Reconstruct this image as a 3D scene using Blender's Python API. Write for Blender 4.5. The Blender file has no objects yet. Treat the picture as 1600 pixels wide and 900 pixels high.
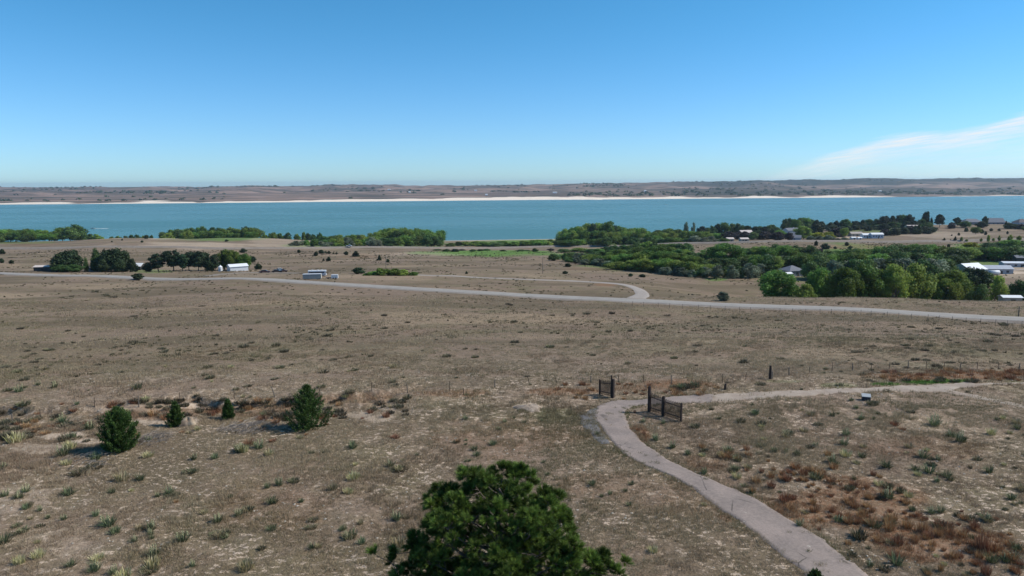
import bpy, math, random
import numpy as np
from mathutils import Vector, Matrix

random.seed(7)
RNG = np.random.default_rng(11)
SC = bpy.context.scene
COL = SC.collection

# ------------------------------------------------------------------ camera
F = 1100.0                      # focal length in pixels of the 1600 px frame
CAM_Z = 20.0
PITCH = math.atan((450 - 286) / F)
ROLL = math.radians(0.29)
LAKE_Z = -65.0
fwd = Vector((0, math.cos(PITCH), -math.sin(PITCH)))
up0 = Vector((0, math.sin(PITCH), math.cos(PITCH)))
rt0 = Vector((1, 0, 0))
rt = rt0 * math.cos(ROLL) - up0 * math.sin(ROLL)
up = up0 * math.cos(ROLL) + rt0 * math.sin(ROLL)
cd = bpy.data.cameras.new('camera')
cam = bpy.data.objects.new('camera', cd)
COL.objects.link(cam)
cd.sensor_width = 36.0
cd.lens = 36.0 * F / 1600.0
cd.clip_start = 0.5
cd.clip_end = 60000
cam.matrix_world = Matrix(((rt.x, up.x, -fwd.x, 0), (rt.y, up.y, -fwd.y, 0), (rt.z, up.z, -fwd.z, CAM_Z), (0, 0, 0, 1)))
SC.camera = cam

# ------------------------------------------------------------------ light
SUN_AZ = math.radians(84)       # clockwise from the view direction
SUN_EL = math.radians(43)
sl = bpy.data.lights.new('sun', 'SUN')
sl.energy = 4.9
sl.angle = math.radians(0.53)
sl.color = (1.0, 0.95, 0.87)
sun = bpy.data.objects.new('sun', sl)
COL.objects.link(sun)
sdir = Vector((math.sin(SUN_AZ) * math.cos(SUN_EL), math.cos(SUN_AZ) * math.cos(SUN_EL), math.sin(SUN_EL)))
sun.rotation_euler = sdir.to_track_quat('Z', 'Y').to_euler()
sun.location = (60, -20, 60)

world = bpy.data.worlds.new('World')
SC.world = world
world.use_nodes = True
SC.view_settings.view_transform = 'Standard'
SC.view_settings.look = 'None'
SC.view_settings.exposure = 0.0
SC.view_settings.gamma = 1.0
SC.view_settings.use_curve_mapping = False


class NT:
    """small helper for node trees"""
    def __init__(s, tree):
        s.t = tree
        s.n = tree.nodes
        s.l = tree.links

    def add(s, kind, props=None, **ins):
        nd = s.n.new(kind)
        for k, v in (props or {}).items():
            setattr(nd, k, v)
        for k, v in ins.items():
            key = int(k[1:]) if k[0] == 'i' and k[1:].isdigit() else k.replace('_', ' ')
            s.put(nd.inputs[key], v)
        return nd

    def put(s, sock, v):
        if isinstance(v, bpy.types.NodeSocket):
            s.l.new(v, sock)
        elif isinstance(v, bpy.types.Node):
            s.l.new(v.outputs[0], sock)
        else:
            if isinstance(v, (tuple, list)) and len(v) == 3 and sock.type == 'RGBA':
                v = (*v, 1)
            sock.default_value = v

    def math(s, op, a, b=0.0, c=0.0, clamp=False):
        nd = s.n.new('ShaderNodeMath')
        nd.operation = op
        nd.use_clamp = clamp
        s.put(nd.inputs[0], a)
        s.put(nd.inputs[1], b)
        s.put(nd.inputs[2], c)
        return nd.outputs[0]

    def mix(s, fac, a, b, mode='MIX'):
        nd = s.n.new('ShaderNodeMix')
        nd.data_type = 'RGBA'
        nd.blend_type = mode
        s.put(nd.inputs[0], fac)
        s.put(nd.inputs[6], a)
        s.put(nd.inputs[7], b)
        return nd.outputs[2]

    def ramp(s, v, lo, hi, a=0.0, b=1.0):
        nd = s.n.new('ShaderNodeMapRange')
        nd.interpolation_type = 'SMOOTHSTEP'
        s.put(nd.inputs[0], v)
        nd.inputs[1].default_value = lo
        nd.inputs[2].default_value = hi
        nd.inputs[3].default_value = a
        nd.inputs[4].default_value = b
        return nd.outputs[0]

    def noise(s, vec, scale, detail=4.0, rough=0.55, dist=0.0):
        nd = s.n.new('ShaderNodeTexNoise')
        s.put(nd.inputs['Vector'], vec)
        nd.inputs['Scale'].default_value = scale
        nd.inputs['Detail'].default_value = detail
        nd.inputs['Roughness'].default_value = rough
        nd.inputs['Distortion'].default_value = dist
        return nd.outputs[0]

    def scaled(s, vec, sc):
        nd = s.n.new('ShaderNodeMapping')
        s.put(nd.inputs[0], vec)
        nd.inputs['Scale'].default_value = sc
        return nd.outputs[0]


# world: physical sky plus one thin cloud bank low on the right
w = NT(world.node_tree)
w.n.clear()
sky = w.add('ShaderNodeTexSky')
sky.sky_type = 'NISHITA'
sky.sun_disc = False
sky.sun_elevation = SUN_EL
sky.sun_rotation = SUN_AZ
sky.altitude = 1000
sky.air_density = 1.0
sky.dust_density = 0.4
sky.ozone_density = 2.2
tc = w.add('ShaderNodeTexCoord')
sep = w.add('ShaderNodeSeparateXYZ', i0=tc.outputs['Generated'])
X, Y_, Z_ = sep.outputs
az = w.math('ARCTAN2', X, Y_)
el = w.math('ARCSINE', Z_)
cv = w.add('ShaderNodeCombineXYZ', i0=w.math('MULTIPLY', az, 8.0), i1=w.math('ADD', w.math('MULTIPLY', el, 110.0), w.math('MULTIPLY', az, -16.0)), i2=0.3)
n1 = w.noise(cv.outputs[0], 1.0, 6, 0.6)
n2 = w.noise(cv.outputs[0], 3.1, 5, 0.6)
top = w.math('ADD', w.math('ADD', w.ramp(az, 0.30, 0.53, 0.006, 0.060), w.ramp(az, 0.54, 0.70, 0.0, 0.032)), w.math('MULTIPLY', w.math('SUBTRACT', n1, 0.5), 0.022))
below = w.math('SUBTRACT', top, el)
edge = w.ramp(below, -0.003, 0.008)
fade = w.ramp(below, 0.004, 0.034, 1.0, 0.26)
side = w.math('MULTIPLY', w.ramp(az, 0.30, 0.46), w.ramp(az, 0.9, 1.25, 1.0, 0.0))
mask = w.math('MULTIPLY', w.math('MULTIPLY', edge, fade), side)
mask = w.math('MULTIPLY', mask, w.ramp(n2, 0.25, 0.7, 0.4, 1.0))
hsv = w.add('ShaderNodeHueSaturation', Saturation=1.0, Value=1.0, Color=sky.outputs[0])
tint = w.mix(w.ramp(el, 0.0, 0.26), (0.72, 1.10, 1.56), (0.44, 1.12, 1.42))
skc = w.mix(1.0, hsv.outputs[0], tint, 'MULTIPLY')
cl = w.mix(w.math('MULTIPLY', mask, 0.98, clamp=True), skc, (8.6, 9.0, 9.3))
bg = w.add('ShaderNodeBackground', Color=cl, Strength=0.1)
SKY_BG = bg
wo = w.add('ShaderNodeOutputWorld', Surface=bg)


# ------------------------------------------------------------------ helpers: noise, projection
def _hash(ix, iy, seed):
    h = (ix.astype(np.int64) * 374761393 + iy.astype(np.int64) * 668265263 + seed * 974711) & 0xFFFFFFFF
    h = ((h ^ (h >> 13)) * 1274126177) & 0xFFFFFFFF
    h = h ^ (h >> 16)
    return (h & 0xFFFF) / 65535.0


def vnoise(x, y, seed=0):
    x = np.asarray(x, float)
    y = np.asarray(y, float)
    ix, iy = np.floor(x), np.floor(y)
    fx, fy = x - ix, y - iy
    fx = fx * fx * (3 - 2 * fx)
    fy = fy * fy * (3 - 2 * fy)
    a, b = _hash(ix, iy, seed), _hash(ix + 1, iy, seed)
    c, d = _hash(ix, iy + 1, seed), _hash(ix + 1, iy + 1, seed)
    return (a + (b - a) * fx) * (1 - fy) + (c + (d - c) * fx) * fy - 0.5


def fbm(x, y, scale, octv=4, seed=0, gain=0.5):
    s, a, out = 1.0 / scale, 1.0, 0
    for k in range(octv):
        out = out + a * vnoise(x * s + 17.3 * k, y * s - 9.1 * k, seed + k)
        s *= 2.03
        a *= gain
    return out


def sstep(a, b, x):
    t = np.clip((x - a) / (b - a), 0, 1)
    return t * t * (3 - 2 * t)


def project(x, y, z):
    """world -> pixel of the 1600x900 photo"""
    h = z - CAM_Z
    d = x * fwd.x + y * fwd.y + h * fwd.z
    d = np.where(np.abs(d) < 1e-6, 1e-6, d)
    return 800 + F * (x * rt.x + y * rt.y + h * rt.z) / d, 450 - F * (x * up.x + y * up.y + h * up.z) / d, d


def u_of(px, py=400):
    r = fwd * F + rt * (px - 800) + up * (450 - py)
    return r.x / r.y


def z_for(u, Y, py):
    """height of the point above (u*Y, Y) that shows at picture row py"""
    k = 450 - py
    num = k * (u * Y * fwd.x + Y * fwd.y) - F * (u * Y * up.x + Y * up.y)
    return CAM_Z + num / (F * up.z - k * fwd.z)


# ------------------------------------------------------------------ terrain shape
# forward distance (m) and picture row of the ground along nine sight lines
far = {0: (3220, 3320, 293.3), 200: (3260, 3370, 292.0), 400: (3340, 3510, 289.6), 600: (3450, 3670, 289.4), 800: (3560, 3880, 290.2), 1000: (3640, 3790, 286),
       1200: (3740, 3810, 282.0), 1400: (3850, 3930, 279.0), 1600: (4000, 4080, 278.0)}
prof = {
    0: [(110, 535), (200, 470), (340, 429), (372, 424.5), (500, 405), (640, 392), (800, 383), (900, 378), (1000, None)],
    200: [(110, 535), (200, 470), (305, 431), (355, 427), (380, 424), (500, 403), (620, 390), (820, 369.5), (1000, None)],
    400: [(110, 531), (190, 472), (262, 437.5), (330, 428), (400, 418), (520, 403), (640, 390), (860, 371), (1040, None)],
    600: [(110, 529), (180, 479), (235, 449), (280, 434), (400, 415), (560, 398), (690, 388), (800, 385), (1050, None)],
    800: [(110, 528), (170, 487), (212, 462), (260, 443), (330, 427), (450, 409), (600, 396), (740, 387.5), (900, 381), (1075, None)],
    1000: [(105, 530), (150, 500), (194, 471), (245, 450), (320, 429), (430, 413), (560, 396), (690, 385), (850, 380), (1100, None)],
    1200: [(105, 527), (140, 505), (178, 482), (206, 464), (228, 470), (252, 480), (330, 436), (450, 405), (615, 379.5), (800, 370), (950, 362), (1120, None)],
    1400: [(100, 530), (130, 513), (165, 492), (200, 462), (222, 470), (252, 482), (330, 438), (450, 405), (600, 378), (760, 366), (900, 352), (1120, None)],
    1600: [(100, 533), (125, 520), (153, 503), (192, 467), (216, 474), (248, 478), (330, 436), (450, 402), (600, 374.5), (760, 360), (890, 350), (1150, None)],
}
LY = np.linspace(math.log(8), math.log(17000), 700)
us, zc = [], []
for px in sorted(prof):
    u = u_of(px)
    Ys, Zs = [8, 30, 50, 72], [0.3, 0.2, 0.0, -0.35]
    for (Y, py) in prof[px]:
        Ys.append(Y)
        Zs.append(LAKE_Z - 0.3 if py is None else z_for(u, Y, py))
    s, b, crest = far[px]
    zcrest = z_for(u, 7600, crest)
    Ys += [Ys[-1] + 60, s - 60, s, b, b + 650, 6000, 7600, 8400, 12000, 17000]
    Zs += [LAKE_Z - 4, LAKE_Z - 4, LAKE_Z, LAKE_Z + 6.5, LAKE_Z + 19 + (8 if px > 900 else 0), LAKE_Z + 0.45 * (zcrest - LAKE_Z), zcrest, zcrest - 6, zcrest - 60, zcrest - 110]
    us.append(u)
    zc.append(np.interp(LY, np.log(Ys), Zs))
us = np.array(us)
UG = np.linspace(us[0], us[-1], 161)
zc = np.array(zc)
ZG = np.zeros((161, 700))
for j in range(700):                        # smooth blend between the sight lines
    ZG[:, j] = np.interp(UG, us, zc[:, j])
ker = np.exp(-np.linspace(-2, 2, 21) ** 2)
ker /= ker.sum()
pad = np.vstack([np.repeat(ZG[:1], 10, 0), ZG, np.repeat(ZG[-1:], 10, 0)])
ZG = sum(ker[k] * pad[k:k + 161] for k in range(21))
kr = np.exp(-np.linspace(-2, 2, 3) ** 2)
kr /= kr.sum()
pad = np.hstack([np.repeat(ZG[:, :1], 1, 1), ZG, np.repeat(ZG[:, -1:], 1, 1)])
ZG = sum(kr[k] * pad[:, k:k + 700] for k in range(3))


def bank_line(x):
    """forward distance of the little eroded bank at sideways position x"""
    return np.interp(x, [-60, -48, -41, -35, -31, -27, -20, -14, -4], [62, 63, 63.3, 64.6, 65.6, 64.0, 65.6, 66, 72]) + fbm(x, x * 0 + 3.1, 4, 3, 91, 0.5) * 1.5


def base_z(x, y):
    r = np.hypot(x, y)
    phi = np.arctan2(x, y)
    pc = np.clip(phi, -math.radians(58), math.radians(58))
    u = np.clip(np.tan(pc), UG[0], UG[-1])
    Yv = np.clip(r * np.cos(pc), 8.01, 16900)
    fu = (u - UG[0]) / (UG[1] - UG[0])
    fy = (np.log(Yv) - LY[0]) / (LY[1] - LY[0])
    iu = np.clip(fu.astype(int), 0, 159)
    iy = np.clip(fy.astype(int), 0, 698)
    fu, fy = fu - iu, fy - iy
    z = (ZG[iu, iy] * (1 - fu) + ZG[iu + 1, iy] * fu) * (1 - fy) + (ZG[iu, iy + 1] * (1 - fu) + ZG[iu + 1, iy + 1] * fu) * fy
    back = sstep(math.radians(70), math.radians(115), np.abs(phi))
    return z * (1 - back) + (0.3 + fbm(x, y, 400, 3, 5) * 12 * sstep(60, 600, r)) * back


def terrain_z(x, y):
    x = np.asarray(x, float)
    y = np.asarray(y, float)
    r = np.hypot(x, y)
    z = base_z(x, y)
    near = 1 - sstep(120, 260, r)
    land = sstep(LAKE_Z + 0.5, LAKE_Z + 8, z)
    z = z + near * (fbm(x, y, 9, 3, 21) * 0.22 + fbm(x, y, 1.6, 3, 22) * 0.10)
    z = z + sstep(85, 160, r) * (1 - sstep(900, 2500, r)) * land * (fbm(x, y, 38, 3, 31) * 0.9)
    z = z + sstep(300, 600, r) * (1 - sstep(1500, 2500, r)) * land * (fbm(x, y, 160, 3, 33) * 2.2)
    # far bluffs cut by gullies
    fz = sstep(4300, 6200, r) * land
    rid = 1 - 2 * np.abs(fbm(x * 1.0, y * 0.55, 900, 4, 41, 0.55))
    z = z + fz * ((rid - 0.75) * 34 + fbm(x, y, 260, 3, 44) * 13)
    z = z + sstep(3500, 3700, r) * (1 - sstep(4100, 4500, r)) * sstep(40, 80, x) * (1 - sstep(420, 560, x)) * np.maximum(0, fbm(x, y, 90, 3, 47)) * 16
    # eroded bank: the near side is washed out
    s = bank_line(x) - y
    win = sstep(-62, -50, x) * (1 - sstep(-13, -6, x))
    z = z - 0.85 * sstep(-0.05, 0.45, s) * np.exp(-(np.clip(s, 0, 40) / 6.5) ** 2) * win * (0.75 + fbm(x, y, 3, 2, 93) * 0.7)
    z = z - 0.50 * np.exp(-(((x + 27.2) / 1.5) ** 2 + ((y - 63.4) / 0.55) ** 2) ** 2) + win * fbm(x, y, 1.3, 3, 97) * 0.34 * np.exp(-((s - 2) / 4.5) ** 2)
    return z


def radii():
    out = [6.0]
    while out[-1] < 16500:
        r = out[-1]
        k = 0.0045 if 33 < r < 120 else (0.008 if r < 1300 else 0.0125)
        if r <= 33:
            k = 0.02
        out.append(r * (1 + k))
    return np.array(out)


RR = radii()
dense = np.radians(np.linspace(-41, 41, 900))
PH = np.concatenate([np.radians(np.linspace(-180, -42, 70)), dense, np.radians(np.linspace(42, 180, 70))])[:-1]
NP_, NR_ = len(PH), len(RR)
GP, GR = np.meshgrid(PH, RR)
GX, GY = GR * np.sin(GP), GR * np.cos(GP)
GZ = terrain_z(GX, GY)


def gz(x, y):
    """height of the built terrain sheet (interpolated on its own grid)"""
    x = np.atleast_1d(np.asarray(x, float))
    y = np.atleast_1d(np.asarray(y, float))
    r = np.hypot(x, y)
    p = np.arctan2(x, y)
    i = np.clip(np.searchsorted(RR, r) - 1, 0, NR_ - 2)
    j = np.clip(np.searchsorted(PH, p) - 1, 0, NP_ - 2)
    fr = (r - RR[i]) / (RR[i + 1] - RR[i])
    fp = (p - PH[j]) / (PH[j + 1] - PH[j])
    return (GZ[i, j] * (1 - fr) + GZ[i + 1, j] * fr) * (1 - fp) + (GZ[i, j + 1] * (1 - fr) + GZ[i + 1, j + 1] * fr) * fp


def g1(x, y):
    return float(gz(x, y)[0])


def hit(px, py, rmax=3000):
    """first point of the ground seen at a picture position"""
    d = fwd * F + rt * (px - 800) + up * (450 - py)
    h = math.hypot(d.x, d.y)
    rs = RR[(RR > 12) & (RR < rmax)]
    z = CAM_Z + rs * d.z / h
    diff = z - gz(rs * d.x / h, rs * d.y / h)
    k = np.argmax(diff < 0)
    if diff[k] >= 0:
        k = len(rs) - 1
    a, b = diff[k - 1], diff[k]
    r = rs[k - 1] + (rs[k] - rs[k - 1]) * (a / (a - b) if a != b else 0)
    x, y = r * d.x / h, r * d.y / h
    return Vector((x, y, g1(x, y)))


def at(px, Y, py=400):
    x = u_of(px, py) * Y
    return Vector((x, Y, g1(x, Y)))


def mpp(Y):
    return Y / F


# ------------------------------------------------------------------ mesh and object helpers
def mesh_np(name, V, Fc, mat=None, tint=None, smooth=False):
    V = np.asarray(V, np.float32)
    Fc = np.asarray(Fc, np.int32)
    me = bpy.data.meshes.new(name)
    n, k = Fc.shape
    me.vertices.add(len(V))
    me.vertices.foreach_set('co', V.ravel())
    me.loops.add(n * k)
    me.loops.foreach_set('vertex_index', Fc.ravel())
    me.polygons.add(n)
    me.polygons.foreach_set('loop_start', np.arange(0, n * k, k, dtype=np.int32))
    me.polygons.foreach_set('loop_total', np.full(n, k, np.int32))
    me.polygons.foreach_set('use_smooth', np.full(n, smooth))
    me.update(calc_edges=True)
    if tint is not None:
        at_ = me.color_attributes.new('tint', 'FLOAT_COLOR', 'POINT')
        t = np.ones((len(V), 4), np.float32)
        t[:, :tint.shape[1]] = tint
        at_.data.foreach_set('color', t.ravel())
    if mat:
        me.materials.append(mat)
    return me


def put(name, me, parent=None, **props):
    o = bpy.data.objects.new(name, me)
    COL.objects.link(o)
    if parent:
        o.parent = parent
    for k, v in props.items():
        o[k] = v
    return o


def thing(name, label, cat, loc=(0, 0, 0), rz=0.0, group=None, scale=None):
    o = bpy.data.objects.new(name, None)
    COL.objects.link(o)
    o.empty_display_size = 0.5
    o.location = loc
    o.rotation_euler = (0, 0, rz)
    if scale:
        o.scale = scale
    o['label'] = label
    o['category'] = cat
    if group:
        o['group'] = group
    return o


class MB:
    """collects boxes, prisms and tubes into one mesh"""
    def __init__(s):
        s.v, s.f = [], []

    def box(s, c, d, rz=0.0, tilt=0.0):
        x, y, z = [q / 2 for q in d]
        b = len(s.v)
        m = Matrix.Rotation(rz, 3, 'Z') @ Matrix.Rotation(tilt, 3, 'Y')
        for sx, sy, sz in ((-1, -1, -1), (1, -1, -1), (1, 1, -1), (-1, 1, -1), (-1, -1, 1), (1, -1, 1), (1, 1, 1), (-1, 1, 1)):
            p = m @ Vector((sx * x, sy * y, sz * z)) + Vector(c)
            s.v.append(tuple(p))
        s.f += [tuple(b + i for i in q) for q in ((3, 2, 1, 0), (4, 5, 6, 7), (0, 1, 5, 4), (1, 2, 6, 5), (2, 3, 7, 6), (3, 0, 4, 7))]
        return s

    def poly(s, pts):
        b = len(s.v)
        s.v += [tuple(p) for p in pts]
        s.f.append(tuple(range(b, b + len(pts))))
        return s

    def prism(s, prof_, x0, x1, axis='x'):
        """extrude a profile (y,z list) along x (or (x,z) along y)"""
        b, n = len(s.v), len(prof_)
        for q in (x0, x1):
            for (a, c) in prof_:
                s.v.append((q, a, c) if axis == 'x' else (a, q, c))
        s.f.append(tuple(range(b, b + n))[::-1])
        s.f.append(tuple(range(b + n, b + 2 * n)))
        for i in range(n):
            j = (i + 1) % n
            s.f.append((b + i, b + j, b + n + j, b + n + i))
        return s

    def tube(s, pts, rad, n=6):
        b = len(s.v)
        pts = [Vector(p) for p in pts]
        for i, p in enumerate(pts):
            t = (pts[min(i + 1, len(pts) - 1)] - pts[max(i - 1, 0)])
            t.normalize()
            a = t.orthogonal().normalized() if i == 0 else (a - t * a.dot(t)).normalized()
            c = t.cross(a)
            r = rad[i] if hasattr(rad, '__len__') else rad
            for k in range(n):
                g = 2 * math.pi * k / n
                s.v.append(tuple(p + (a * math.cos(g) + c * math.sin(g)) * r))
        for i in range(len(pts) - 1):
            for k in range(n):
                k2 = (k + 1) % n
                s.f.append((b + i * n + k, b + i * n + k2, b + (i + 1) * n + k2, b + (i + 1) * n + k))
        s.f.append(tuple(b + k for k in range(n))[::-1])
        e = b + (len(pts) - 1) * n
        s.f.append(tuple(e + k for k in range(n)))
        return s

    def mesh(s, name, mat, smooth=False):
        me = bpy.data.meshes.new(name)
        me.from_pydata(s.v, [], s.f)
        me.materials.append(mat)
        if smooth:
            for p in me.polygons:
                p.use_smooth = True
        return me

    def build(s, name, mat, parent=None, smooth=False, **props):
        return put(name, s.mesh(name, mat, smooth), parent, **props)


def mat_new(name):
    m = bpy.data.materials.new(name)
    m.use_nodes = True
    t = NT(m.node_tree)
    bs = m.node_tree.nodes['Principled BSDF']
    return m, t, bs


def simple(name, col, rough=0.7, var=0.12, scale=3.0, metal=0.0, bump=0.0, spec=0.35):
    """procedural paint / wood / metal: a colour broken up by wear"""
    m, t, bs = mat_new(name)
    tc_ = t.add('ShaderNodeTexCoord')
    n = t.noise(tc_.outputs['Object'], scale, 6, 0.65)
    k = t.ramp(n, 0.25, 0.75, 1 - var, 1 + var)
    c = t.mix(1.0, col, t.add('ShaderNodeCombineColor', i0=k, i1=k, i2=k).outputs[0], 'MULTIPLY')
    t.put(bs.inputs['Base Color'], c)
    bs.inputs['Roughness'].default_value = rough
    bs.inputs['Metallic'].default_value = metal
    bs.inputs['Specular IOR Level'].default_value = spec
    if bump:
        b = t.add('ShaderNodeBump', Height=n, Distance=bump)
        t.put(bs.inputs['Normal'], b)
    return m


def leafy(name, col, vary=0.25, trans=0.3, hue=0.03, rough=0.65):
    m, t, bs = mat_new(name)
    a = t.add('ShaderNodeAttribute', {'attribute_name': 'tint'})
    oi = t.add('ShaderNodeObjectInfo')
    k = t.ramp(oi.outputs['Random'], 0, 1, 1 - vary, 1 + vary)
    h = t.math('ADD', 0.5 - hue / 2, t.math('MULTIPLY', t.math('FRACT', t.math('MULTIPLY', oi.outputs['Random'], 7.3)), hue))
    c = t.mix(1.0, col, a.outputs['Color'], 'MULTIPLY')
    hs = t.add('ShaderNodeHueSaturation', Hue=h, Saturation=1.0, Value=k, Color=c)
    t.put(bs.inputs['Base Color'], hs.outputs[0])
    bs.inputs['Roughness'].default_value = rough
    bs.inputs['Specular IOR Level'].default_value = 0.2
    tr = t.add('ShaderNodeBsdfTranslucent', Color=hs.outputs[0])
    mx = t.add('ShaderNodeMixShader', i0=trans, i1=bs.outputs[0], i2=tr.outputs[0])
    out = [n for n in t.n if n.type == 'OUTPUT_MATERIAL'][0]
    t.l.new(mx.outputs[0], out.inputs[0])
    return m


# ------------------------------------------------------------------ ground material
def ground_material():
    m, t, bs = mat_new('ground')
    geo = t.add('ShaderNodeNewGeometry')
    P = geo.outputs['Position']
    z1 = t.add('ShaderNodeAttribute', {'attribute_name': 'zone'})
    z2 = t.add('ShaderNodeAttribute', {'attribute_name': 'zone2'})
    s1 = t.add('ShaderNodeSeparateColor', i0=z1.outputs['Color']).outputs
    s2 = t.add('ShaderNodeSeparateColor', i0=z2.outputs['Color']).outputs
    big = t.noise(P, 0.018, 5, 0.6)
    mid = t.noise(P, 0.11, 6, 0.65)
    small = t.noise(P, 0.75, 7, 0.7)
    fine = t.noise(P, 4.5, 6, 0.7)
    tiny = t.noise(P, 22.0, 4, 0.7)
    tan = (0.245, 0.185, 0.132)
    olive = (0.195, 0.168, 0.100)
    mauve = (0.235, 0.180, 0.132)
    pale = (0.55, 0.455, 0.355)
    dark = (0.085, 0.068, 0.048)
    c = t.mix(t.ramp(mid, 0.38, 0.62), tan, olive)
    c = t.mix(t.ramp(big, 0.42, 0.62), c, mauve)
    drift = t.noise(t.scaled(P, (0.5, 1.3, 1)), 0.028, 5, 0.65, 0.6)
    c = t.mix(t.ramp(drift, 0.49, 0.60, 0.0, 0.85), c, (0.135, 0.110, 0.068))
    c = t.mix(t.ramp(drift, 0.36, 0.46, 0.8, 0.0), c, (0.33, 0.26, 0.175))
    # duller where litter lies thick, pale where bare earth shows
    c = t.mix(t.math('MULTIPLY', t.ramp(fine, 0.44, 0.62), 0.72), c, dark)
    near = s2[0]
    gap = t.math('MULTIPLY', t.ramp(t.math('ADD', t.math('MULTIPLY', t.noise(t.scaled(P, (0.85, 1.2, 1)), 2.1, 6, 0.72), 0.62), t.math('MULTIPLY', fine, 0.38)), 0.515, 0.585), near)
    gap = t.math('MULTIPLY', gap, t.ramp(mid, 0.35, 0.6, 0.3, 1.0))
    c = t.mix(gap, c, pale)
    c = t.mix(t.math('MULTIPLY', t.ramp(tiny, 0.5, 0.75), 0.35), c, dark)
    # tussocks in the distance
    vs = t.add('ShaderNodeTexVoronoi', {'feature': 'F1'}, Vector=P, Scale=0.17)
    spots = t.math('MULTIPLY', t.ramp(vs.outputs['Distance'], 0.16, 0.34, 1.0, 0.0), t.ramp(t.noise(P, 0.05, 4, 0.6), 0.42, 0.62))
    farv = t.math('SUBTRACT', 1.0, near)
    c = t.mix(t.math('MULTIPLY', t.math('MULTIPLY', spots, farv), 0.5), c, (0.085, 0.075, 0.045))
    # painted zones of real cover: green turf, bare sand, rusty grass
    gr = t.mix(t.ramp(small, 0.35, 0.65), (0.070, 0.145, 0.030), (0.125, 0.215, 0.050))
    c = t.mix(t.math('MULTIPLY', s1[0], t.ramp(small, 0.28, 0.5, 0.6, 1.0)), c, gr)
    sand = t.mix(t.ramp(fine, 0.3, 0.7), (0.52, 0.44, 0.345), (0.40, 0.325, 0.245))
    c = t.mix(t.math('MULTIPLY', s1[1], t.ramp(t.math('ADD', small, t.math('MULTIPLY', s1[1], 0.3)), 0.42, 0.62, 0.15, 1.0)), c, sand)
    SAND = sand
    rust = t.mix(t.ramp(fine, 0.35, 0.65), (0.25, 0.115, 0.06), (0.20, 0.135, 0.075))
    c = t.mix(t.math('MULTIPLY', s1[2], t.ramp(small, 0.35, 0.6, 0.3, 0.9)), c, rust)
    # far range land
    hb = t.noise(t.scaled(P, (0.6, 1.6, 1)), 0.0030, 7, 0.62)
    hc = t.mix(t.ramp(hb, 0.40, 0.60), (0.270, 0.195, 0.155), (0.135, 0.105, 0.085))
    hd = t.noise(P, 0.010, 6, 0.65)
    hc = t.mix(t.math('MULTIPLY', t.ramp(t.noise(t.scaled(P, (0.35, 1, 1)), 0.0045, 7, 0.68), 0.47, 0.58), 0.85), hc, (0.06, 0.06, 0.045))
    c = t.mix(s2[1], c, hc)
    c = t.mix(t.math('MULTIPLY', s2[2], t.ramp(hd, 0.33, 0.5, 0.6, 1.0)), c, (0.028, 0.036, 0.026))
    c = t.mix(t.math('MULTIPLY', s2[1], t.ramp(s1[1], 0.25, 0.6)), c, (0.72, 0.65, 0.54))
    c = t.mix(1.0, c, (1.10, 1.02, 0.97), 'MULTIPLY')
    t.put(bs.inputs['Base Color'], c)
    bs.inputs['Roughness'].default_value = 0.95
    bs.inputs['Specular IOR Level'].default_value = 0.1
    hgt = t.math('ADD', t.math('MULTIPLY', fine, 0.16), t.math('ADD', t.math('MULTIPLY', small, 0.35), t.math('MULTIPLY', tiny, 0.03)))
    b = t.add('ShaderNodeBump', Height=hgt, Distance=0.8, Strength=0.9)
    t.put(bs.inputs['Normal'], b)
    return m


# zones painted on the ground (picture ellipses mapped to where that ground lies)
PX, PYY, DD = project(GX, GY, GZ)
vis = (DD > 5)


WARP = fbm(GX, GY, 4.5, 4, 301, 0.65) * 1.5 * (1 - sstep(120, 300, GR)) + fbm(GX, GY, 40, 5, 305, 0.65) * 1.3 * sstep(120, 300, GR)


def spot(arr, cx, cy, rx, ry, s=1.0, rmin=0, rmax=3000):
    q = ((PX - cx) / rx) ** 2 + ((PYY - cy) / ry) ** 2 + WARP
    k = s * (1 - sstep(0.45, 1.3, q)) * vis * (GR > rmin) * (GR < rmax)
    np.maximum(arr, k, out=arr)


ZR, ZS, ZB = [np.zeros_like(GX) for _ in range(3)]
for a in ((760, 396, 120, 4.5), (830, 378, 70, 5.5, .9), (760, 381, 80, 4, .8), (890, 402, 40, 5), (1235, 416, 12, 5, .7), (1455, 597, 34, 3.0), (1490, 595, 30, 2.5),
          (1120, 436, 20, 3, .7), (1100, 350, 1, 1), (40, 379, 60, 2, .5), (1380, 600, 22, 2, .6), (240, 424, 30, 2.5, .5), (1145, 433, 14, 2, .5), (1310, 602, 30, 3, .3),
          (1590, 597, 20, 2, .3), (950, 640, 40, 8, .0), (875, 648, 40, 12, .18), (1230, 596, 30, 2, .2)):
    spot(ZR, *a)
for a in ((1000, 405, 110, 18), (1130, 415, 120, 14), (1350, 415, 180, 28), (1540, 400, 80, 18), (640, 378, 60, 8), (330, 372, 70, 5), (30, 372, 60, 6), (980, 375, 110, 8), (1400, 360, 80, 5, .6), (500, 383, 50, 4)):
    spot(ZR, *(a + (0.8,))[:5], rmin=230)
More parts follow.
